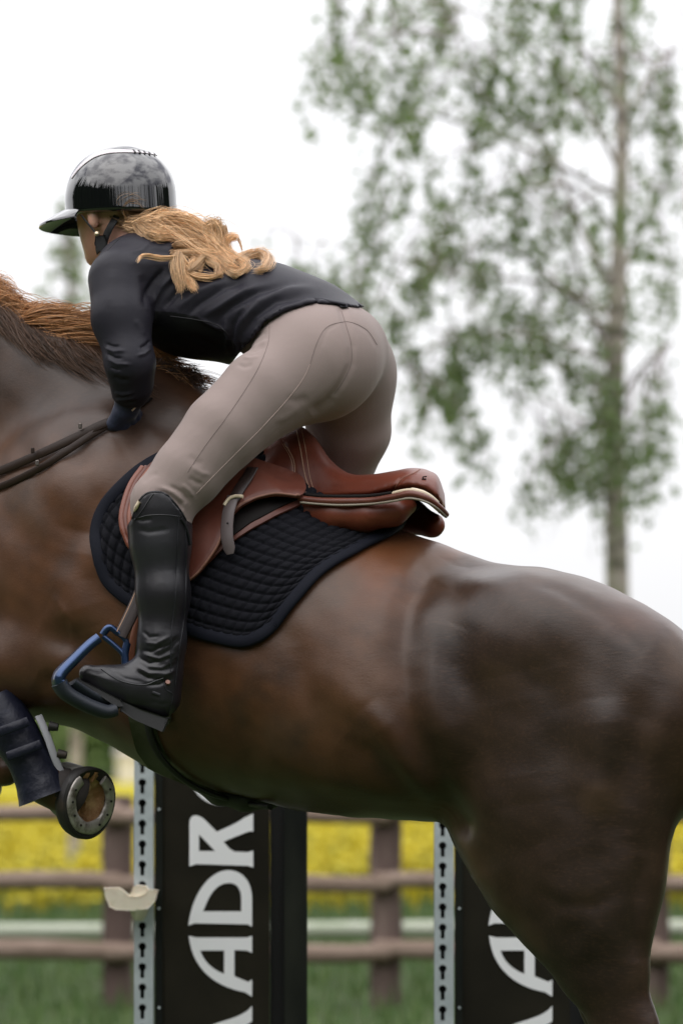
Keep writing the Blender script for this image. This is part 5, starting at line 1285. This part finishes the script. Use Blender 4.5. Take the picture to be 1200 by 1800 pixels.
M_lea = mat('saddle_leather_mat', (0.115, 0.026, 0.013), 0.40, spec=.4, coat=.05, coat_rough=.3, noise=(6, (0.155, 0.040, 0.020), .42, .7), noise2=(18, (0.075, 0.020, 0.012), .58, .82), bump=[(45, .10, .002), (600, .25, .0004)])
M_lea2 = mat('flap_leather_mat', (0.10, 0.027, 0.016), 0.42, spec=.4, noise=(7, (0.135, 0.042, 0.026), .42, .7), noise2=(16, (0.07, .02, .013), .6, .82), bump=[(50, .12, .002), (600, .25, .0004)])
M_edge = mat('leather_edge_mat', (0.19, 0.085, 0.055), .55); M_stitch = mat('stitch_mat', (0.42, 0.25, 0.16), .7); M_cream = mat('cream_binding_mat', (0.55, 0.46, 0.33), .4); M_rail = mat('grey_rail_mat', (0.24, 0.21, 0.16), .4)
M_dark = mat('dark_leather_and_shade_mat', (0.005, 0.0035, 0.003), .65, spec=.15); M_strapb = mat('brown_strap_mat', (0.026, 0.016, 0.014), .45, spec=.4, bump=[(60, .2, .001)]); M_strapg = mat('grey_strap_mat', (0.105, 0.082, 0.082), .5, bump=[(60, .2, .001)])
saddle = empty('saddle', tuple(P(560, 870, -.02))); tag(saddle, 'reddish brown leather jumping saddle on the horse\'s back', 'saddle')
ss = [(405, 838, 866, .13), (440, 800, 872, .145), (470, 774, 876, .14), (500, 756, 879, .125), (530, 750, 882, .112), (552, 768, 881, .108), (580, 806, 880, .112), (610, 829, 879, .125), (650, 832, 878, .145), (690, 827, 870, .162), (725, 822, 868, .178), (752, 826, 876, .172), (770, 838, 892, .15), (780, 862, 906, .10)]
sxx = [H(a, 900)[0] for a, *_ in ss]; SX, ST = spline(sxx, [H(a, t)[2] for a, t, *_ in ss]); _, SBt = spline(sxx, [H(a, b)[2] for a, t, b, w in ss]); _, SW = spline(sxx, [w for *_, w in ss])
def f_seat(p):
    x = p[:, 0]; z = p[:, 2]; v = np.abs(p[:, 1]-yc_x(x)); zt = np.interp(x, SX, ST); zb = np.interp(x, SX, SBt); w = np.interp(x, SX, SW); h = np.maximum(zt-zb, .008)
    t = np.clip((z-zb)/h, -1, 2)
    dish = np.interp(x, [H(560, 0)[0], H(650, 0)[0], H(740, 0)[0]], [0, .005, .007])*np.exp(-(v/.06)**2)
    r = (np.abs(v/w)**2.3+np.abs(np.maximum(t, 0))**1.9)**(1/2.1)
    f = (r-1)*np.minimum(w, h)*.8 + dish*(t > .3)
    f = smax(f, zb-z, .010); return np.maximum(f, np.maximum(SX[0]-x, x-SX[-1])).astype(f32)
V, F = surface(f_seat, (-.26, -.34, 1.74), (.23, .30, 2.05), .0065)
V, F = subdiv(V, F); V = smooth(V, F, 3)
V = relief(V, F, [([(688, 866), (704, 842), (725, 832), (738, 824)], 3, -2.5, False), ([(495, 775), (513, 800), (518, 830), (512, 856)], 3, -1.5, False), ([(560, 860), (600, 855), (660, 850)], 10, -2), ([(640, 845), (690, 840), (730, 838)], 10, 2)])
seat = big_mesh('seat', V, F, M_lea, saddle); ZB_ = bvh_of(V, F)
for pts, m, r_ in (([(422, 830), (450, 836), (490, 843), (514, 858), (532, 868)], M_stitch, .0013), ([(500, 780), (515, 806), (518, 832), (511, 850)], M_stitch, .0009), ([(496, 780), (511, 806), (514, 832), (507, 848)], M_stitch, .0006), ([(521, 756), (528, 790), (536, 835), (546, 864)], M_stitch, .0010), ([(530, 756), (537, 790), (544, 835), (552, 864)], M_stitch, .0007),
                   ([(690, 864), (706, 842), (726, 832), (738, 825)], M_edge, .0012)):
    c, nn = surf_curve(ZB_, pts, .0002, 8)
    if len(c) > 3: place('stitching', *tube(c, r_, 6), m, seat)
# panels (cushions) under the seat
f_pn = lambda p: (lambda q, v0: chain(q*A((1, .8, 1)), [tuple(np.array(H(a, b, v))*np.array((1, .8, 1))) for a, b, v in ((498, 886, .15), (535, 898, .152), (580, 905, .155), (640, 906, .155), (690, 899, .150), (718, 889, .13))], [.010, .021, .029, .029, .024, .016], .03)
                  )(np.stack([p[:, 0], -(p[:, 1]-yc_x(p[:, 0])), p[:, 2]], 1).astype(f32), 0)
V, F = surface(f_pn, (-.2, -.36, 1.70), (.2, .05, 1.92), .007); V, F = subdiv(V, F); V = smooth(V, F, 2); big_mesh('cushion', V, F, M_lea, saddle)
f_pf = lambda p: (lambda q: chain(q, [H(a, b, v) for a, b, v in ((540, 880, .14), (640, 885, .16), (720, 890, .15), (764, 912, .11))], [.02, .03, .032, .026], .03))(np.stack([p[:, 0], (p[:, 1]-yc_x(p[:, 0])), p[:, 2]], 1).astype(f32))
V, F = surface(f_pf, (-.1, -.1, 1.70), (.26, .35, 1.92), .008); V, F = subdiv(V, F); V = smooth(V, F, 1); big_mesh('cushion', V, F, M_lea, saddle)
def rail(pts, r, m, name, flat=None):
    q = [P(a, b, YC(a)-v) for a, b, v in pts]; c = catmull(q, 6); place(name, *(tube(c, r, 8) if not flat else tube(c, 0, flat=flat, nrm=(.1, -1, .25))), m, saddle)
wv = lambda a: float(np.interp(a, [500, 530, 580, 610, 650, 690, 725, 752, 770, 790], [.162, .162, .162, .160, .160, .175, .188, .180, .155, .10]))
rail([(a, b, wv(a)+.034) for a, b in ((528, 868), (560, 872), (600, 873), (650, 872), (688, 867))], .0042, M_dark, 'welt')
rail([(a, b, wv(a)+.040) for a, b in ((526, 876), (560, 880), (600, 881), (650, 880), (690, 874), (722, 868), (750, 876), (772, 892), (784, 905))], 0, M_lea2, 'rail_cover', flat=(.013, .012))
rail([(a, b, wv(a)+.044) for a, b in ((528, 883), (560, 886), (600, 888), (650, 886), (690, 881), (720, 876), (748, 882), (768, 894), (784, 909))], .0024, M_rail, 'rail')
rail([(a, b, wv(a)+.030) for a, b in ((686, 869), (704, 864), (724, 862), (746, 868), (764, 881), (780, 901))], [.0015]*2+[.004]*10+[.0055]*14+[.003]*5, M_cream, 'cantle_binding')
rail([(a, b, wv(a)+.034) for a, b in ((700, 872), (724, 869), (748, 876), (768, 890), (783, 908))], .0032, M_dark, 'welt')
c = P(557, 890, YC(557)-.155); soften(place('tag', *box(c, (.017, .004, .006)), M_rail, saddle, False), .001)
p_, n_ = cast(ZB_, 745, 842, 0)
if p_ is not None: place('emblem', *join([tube([p_+Vector((-.005, -.001, -.005)), p_+Vector((-.002, -.002, .004)), p_+Vector((.005, -.001, .005))], .0016, 6), tube([p_+Vector((-.003, -.002, 0)), p_+Vector((.004, -.001, 0))], .0014, 6)]), M_dark, saddle)
# under-flap, dark sheet for billets and gap shade, flap, knee roll
def sheet_on(name, bv, poly, off, th, m, step=5):
    V, F, N = drape(bv, poly, off, th, step); Vs, Fs = solid(V, F, N, th); o = place(name, [tuple(v) for v in Vs], Fs, m, saddle)
    VM = mirrored(Vs); o2 = place(name, [tuple(v) for v in VM], [tuple(reversed(f)) for f in Fs], m, saddle); return Vs, Fs
sheet_on('under_flap', HB, [(300, 985), (345, 1010), (395, 960), (440, 930), (490, 903), (533, 884), (528, 872), (480, 870), (420, 880), (360, 900)], .026, .005, M_lea2)
c, nn = surf_curve(HB, [(345, 1010), (395, 960), (440, 930), (490, 903), (533, 884)], .026, 8); place('stitching', *tube(c, .0016, 6), M_edge, saddle)
sheet_on('billet_gap_shade', HB, [(380, 955), (400, 905), (440, 878), (500, 866), (528, 874), (490, 892), (440, 918), (400, 948)], .031, .005, M_dark)  # dark sheet stands for billets and the shadow inside the flap gap
flap = [(300, 790), (262, 815), (240, 838), (224, 870), (217, 905), (219, 935), (233, 968), (262, 1000), (300, 1021), (334, 1021), (352, 1004), (380, 965), (394, 932), (405, 908), (424, 888), (452, 874), (485, 867), (512, 869), (530, 872), (540, 858), (532, 836), (500, 822), (450, 806), (405, 788), (350, 772)]
def foff(x, y): return .042+.018*max(0, min(1, 1-abs(y-880)/120))*max(0, min(1, (x-370)/60))
FV, FF2 = sheet_on('flap', HB, flap, foff, .007, M_lea2, 5)
FB = BVHTree.FromPolygons([tuple(v) for v in FV], FF2)
for pts, m, r_ in (([(334, 1020), (352, 1004), (380, 965), (394, 932), (405, 908), (424, 888), (452, 875), (485, 868), (512, 870), (528, 873)], M_edge, .0030), ([(345, 990), (372, 950), (388, 915), (410, 890), (440, 872)], M_stitch, .0007)):
    c, nn = surf_curve(FB, [(a-1.5, b-1.5) for a, b in pts], -.002, 8)
    if len(c) > 3: place('flap_edge', *tube(c, r_, 8), m, saddle)
for k, (dx, r_) in enumerate(((0, .0075), (7, .0075), (14, .0075))):
    q = [P(a+dx, b, cast(HB, a+dx+8, b, .050)[0].y) for a, b in ((252, 822), (232, 850), (220, 882), (215, 912), (220, 940), (232, 968-dx))]
    place('knee_roll', *tube(catmull(q, 5), [r_]*20+[r_*.8]*4+[r_*.5]*2, 10), mat('roll_mat%d' % k, ((.17, .05, .028), (.12, .034, .02), (.20, .06, .03))[k], .42, bump=[(60, .3, .001)]), saddle)

# stirrup leather lying over the flap
leather = empty('stirrup_leather', tuple(P(410, 900, -.25))); tag(leather, 'grey brown stirrup leather end hanging over the saddle flap', 'strap')
def on(bv, pts, off, n=6):
    o = []
    for a, b in pts:
        p, nn = cast(bv, a, b, 0); o.append([a, b, p.y-off if p is not None else None])
    ys = [v[2] for v in o if v[2] is not None]; 
    for v in o:
        if v[2] is None: v[2] = min(ys)
    return catmull([P(*v) for v in o], n)
def face_strap(name, pts, w, th, m, parent, nrm=(-.35, -.93, .12)): return place(name, *tube(pts, 0, flat=(w, th), nrm=nrm), m, parent)
lp = on(FB, [(444, 822), (434, 840), (422, 858), (411, 877), (403, 900)], .006); ymin = min(p.y for p in lp)
face_strap('upper_strap', on(FB, [(444, 822), (434, 840), (422, 858), (411, 878)], .008), .024, .004, M_strapb, leather)
q = on(FB, [(410, 872), (402, 898), (399, 925)], .012); q += [P(399, 945, q[-1].y-.003), P(403, 964, q[-1].y-.004), P(405, 974, q[-1].y-.004)]
place('strap_end', *tube(q, 0, flat=lambda t: (.026 if t < .93 else .026*(1-(t-.93)*6), .004), nrm=(-.35, -.93, .12)), M_strapg, leather)
face_strap('keeper', on(FB, [(394, 888), (402, 877), (414, 872), (427, 873)], .018, 4), .007, .005, M_cream, leather)
for b in (920,): 
    p = P(400, b, min(v.y for v in q)-.003); place('hole', *tube([p, p+Vector((0, -.001, 0))], .0022, 8), M_dark, leather)
face_strap('thin_strap', on(FB, [(402, 832), (380, 855), (352, 884), (336, 905), (330, 918)], .010), .012, .004, M_dark, leather)

# stirrups
M_blue = mat('blue_metal_mat', (0.026, 0.052, 0.125), 0.28, metal=.75, spec=.5, coat=.4, coat_rough=.2); M_bluedk = mat('stirrup_tread_mat', (0.010, .014, .022), .6, bump=[(200, .6, .001)])
def stirrup(label, mir, root_at):
    r = empty('stirrup', root_at); tag(r, label, 'stirrup')
    def Q(a, b, y): 
        p = P(a, b, y)
        if mir: p = Vector((p.x+.36, 2*(-p.x*TAN)-p.y, p.z))
        return p
    def sw(name, pts, fl, m, nr=(0, -1, 0), par=None): return place(name, *tube(catmull([Q(*p) for p in pts], 7), 0, flat=fl, nrm=nr), m, par or r)
    sw('outer_branch', [(174, 1121, -.315), (158, 1133, -.320), (132, 1158, -.325), (110, 1180, -.328), (103, 1194, -.328), (108, 1207, -.327)], lambda t: (.016+.026*min(1, t*1.4), .020), M_blue, (-.75, -.3, .6))
    sw('base', [(104, 1200, -.327), (118, 1219, -.322), (150, 1238, -.312), (185, 1251, -.300), (202, 1247, -.292)], lambda t: (.046-.010*t, .026), M_bluedk, (-.3, -.2, -1))
    sw('tread', [(122, 1203, -.318), (150, 1222, -.300), (180, 1237, -.280), (203, 1244, -.262)], (.045, .012), M_bluedk, (-.5, 0, .9))
    sw('inner_branch', [(203, 1244, -.250), (216, 1215, -.235), (221, 1185, -.228), (220, 1150, -.225), (224, 1130, -.225)], (.016, .012), M_blue, (-.4, -.9, 0))
    sw('eye_bar', [(181, 1116, -.225), (188, 1106, -.225), (196, 1104, -.225), (208, 1113, -.225)], (.012, .016), M_blue, (-.4, -.6, .6))
    sw('eye_frame', [(181, 1118, -.225), (200, 1133, -.225), (215, 1148, -.225), (220, 1160, -.225)], (.011, .009), M_blue, (-.5, -.6, .4))
    sw('eye_side', [(207, 1112, -.225), (219, 1122, -.225), (224, 1134, -.225)], (.012, .010), M_blue, (-.4, -.8, 0))
    sw('hanging_strap', [(262, 1000, -.215), (246, 1046, -.222), (230, 1082, -.226), (212, 1118, -.228)], (.029, .006), M_strapb, (-.3, -.9, .1))
    sw('strap_stitching', [(252, 1000, -.222), (236, 1046, -.228), (220, 1082, -.232), (206, 1110, -.234)], (.002, .0015), M_stitch, (-.3, -.9, .1))
    sw('inner_strap', [(246, 1080, -.200), (238, 1110, -.200), (232, 1140, -.200), (230, 1172, -.198)], (.015, .004), mat('orange_strap_mat', (.22, .075, .035), .45), (-.2, -.9, 0))
    return r
stirrup('blue stirrup under the rider\'s black boot on the near side', False, tuple(P(160, 1180, -.3)))
stirrup('blue stirrup hanging on the far side of the horse', True, (float(P(160, 1180, -.3).x+.36), .55, float(P(0, 1180, 0).z)))
# pale toe tip of the far side seen past the stirrup: spur rest
# girth with belly guard
M_girth = mat('girth_mat', (0.034, 0.036, 0.018), .55, spec=.35, noise=(6, (0.05, .055, .028), .45, .7), bump=[(50, .3, .001)]); M_gblk = mat('girth_edge_mat', (0.006, .006, .006), .6)
girth = empty('girth', tuple(P(300, 1320, -.1))); tag(girth, 'dark olive girth with black edged stud guard under the horse\'s belly', 'girth')
def gsheet(name, poly, off, th, m, step=5):
    V, F, N = drape(HB, poly, off, th, step); Vs, Fs = solid(V, F, N, th); place(name, [tuple(v) for v in Vs], Fs, m, girth); return Vs, Fs
gsheet('strap', [(238, 1000), (300, 1010), (298, 1278), (262, 1262), (226, 1256), (236, 1140)], .012, .008, M_girth, 7)
gsheet('guard', [(224, 1250), (268, 1262), (276, 1296), (296, 1334), (330, 1366), (370, 1388), (400, 1398), (350, 1388), (300, 1370), (262, 1352), (240, 1322), (230, 1285)], .009, .008, M_girth, 5)
c, nn = surf_curve(HB, [(264, 1262), (272, 1294), (292, 1330), (326, 1362), (372, 1386), (430, 1402), (478, 1410)], .011, 7); place('edge_strap', *tube(c, 0, flat=(.016, .010), nrm=nn), M_gblk, girth)
fb = lambda p: (lambda q: chain(q*A((1, .45, 1)), [tuple(np.array(H(a, b, 0))*np.array((1, .45, 1))) for a, b in ((338, 1376), (385, 1394), (430, 1404), (480, 1412))], [.012, .022, .024, .012], .02))(np.stack([p[:, 0], p[:, 1]-yc_x(p[:, 0]), p[:, 2]], 1).astype(f32))
V, F = surface(fb, (-.36, -.1, 1.12), (-.08, .25, 1.32), .007); V, F = subdiv(V, F); V = smooth(V, F, 1); big_mesh('belly_guard', V, F, M_gblk, girth)
# reins and neck strap
M_rein = mat('rein_mat', (0.022, 0.012, 0.008), .5, spec=.25, bump=[(80, .3, .001)]); M_buck = mat('buckle_mat', (.14, .12, .11), .4, metal=.8)
rein = empty('reins', tuple(P(150, 760, -.02))); tag(rein, 'brown leather reins running from the rider\'s glove along the horse\'s neck', 'reins')
def neck_on(pts, off):
    o = []
    for a, b in pts:
        p, nn = cast(HB, a, b, 0); o.append(P(a, b, (p.y if p is not None else YC(a)-.06)-off))
    return catmull(o, 6)
u1 = neck_on([(212, 736), (180, 746), (130, 770), (68, 799), (0, 828), (-90, 862), (-200, 895)], .018)+[P(-320, 900, YC(-320)-.1), P(-425, 880, YC(-425)-.07)]
u2 = neck_on([(196, 744), (160, 765), (110, 798), (68, 824), (0, 856), (-90, 885), (-200, 905)], .012)+[P(-320, 905, YC(-320)-.1), P(-425, 885, YC(-425)-.07)]
face_strap('rein', u1, .019, .004, M_rein, rein, (-.4, -.9, .1)); face_strap('rein', u2, .015, .004, M_rein, rein, (-.4, -.9, -.1))
for (a, b) in ((150, 760), (80, 822), (72, 800)):
    p, nn = cast(HB, a, b, .024)
    soften(place('rein_buckle', *box(p, (.008, .005, .012)), M_buck if a != 72 else M_rein, rein, False), .002)
ns = empty('neck_strap', tuple(P(300, 690, YC(300)))); tag(ns, 'thin dark strap lying across the horse\'s withers', 'strap')
q = neck_on([(226, 745), (238, 722), (262, 702)], .004)+[P(290, 688, YC(290)-.03), P(318, 686, YC(318)-.012), P(345, 694, YC(345)-.01), P(372, 722, YC(372)-.02)]
face_strap('strap', q, .010, .004, M_dark, ns, (-.3, -.7, .6))
ring = [P(-425+18*math.cos(a), 882+18*math.sin(a), YC(-425)-.075) for a in np.linspace(0, 2*math.pi, 17)[:-1]]
bit = place('bit_ring', *tube(ring, .004, 8, closed=True), M_buck, rein)
print('all done', round(time.time()-T0, 1))
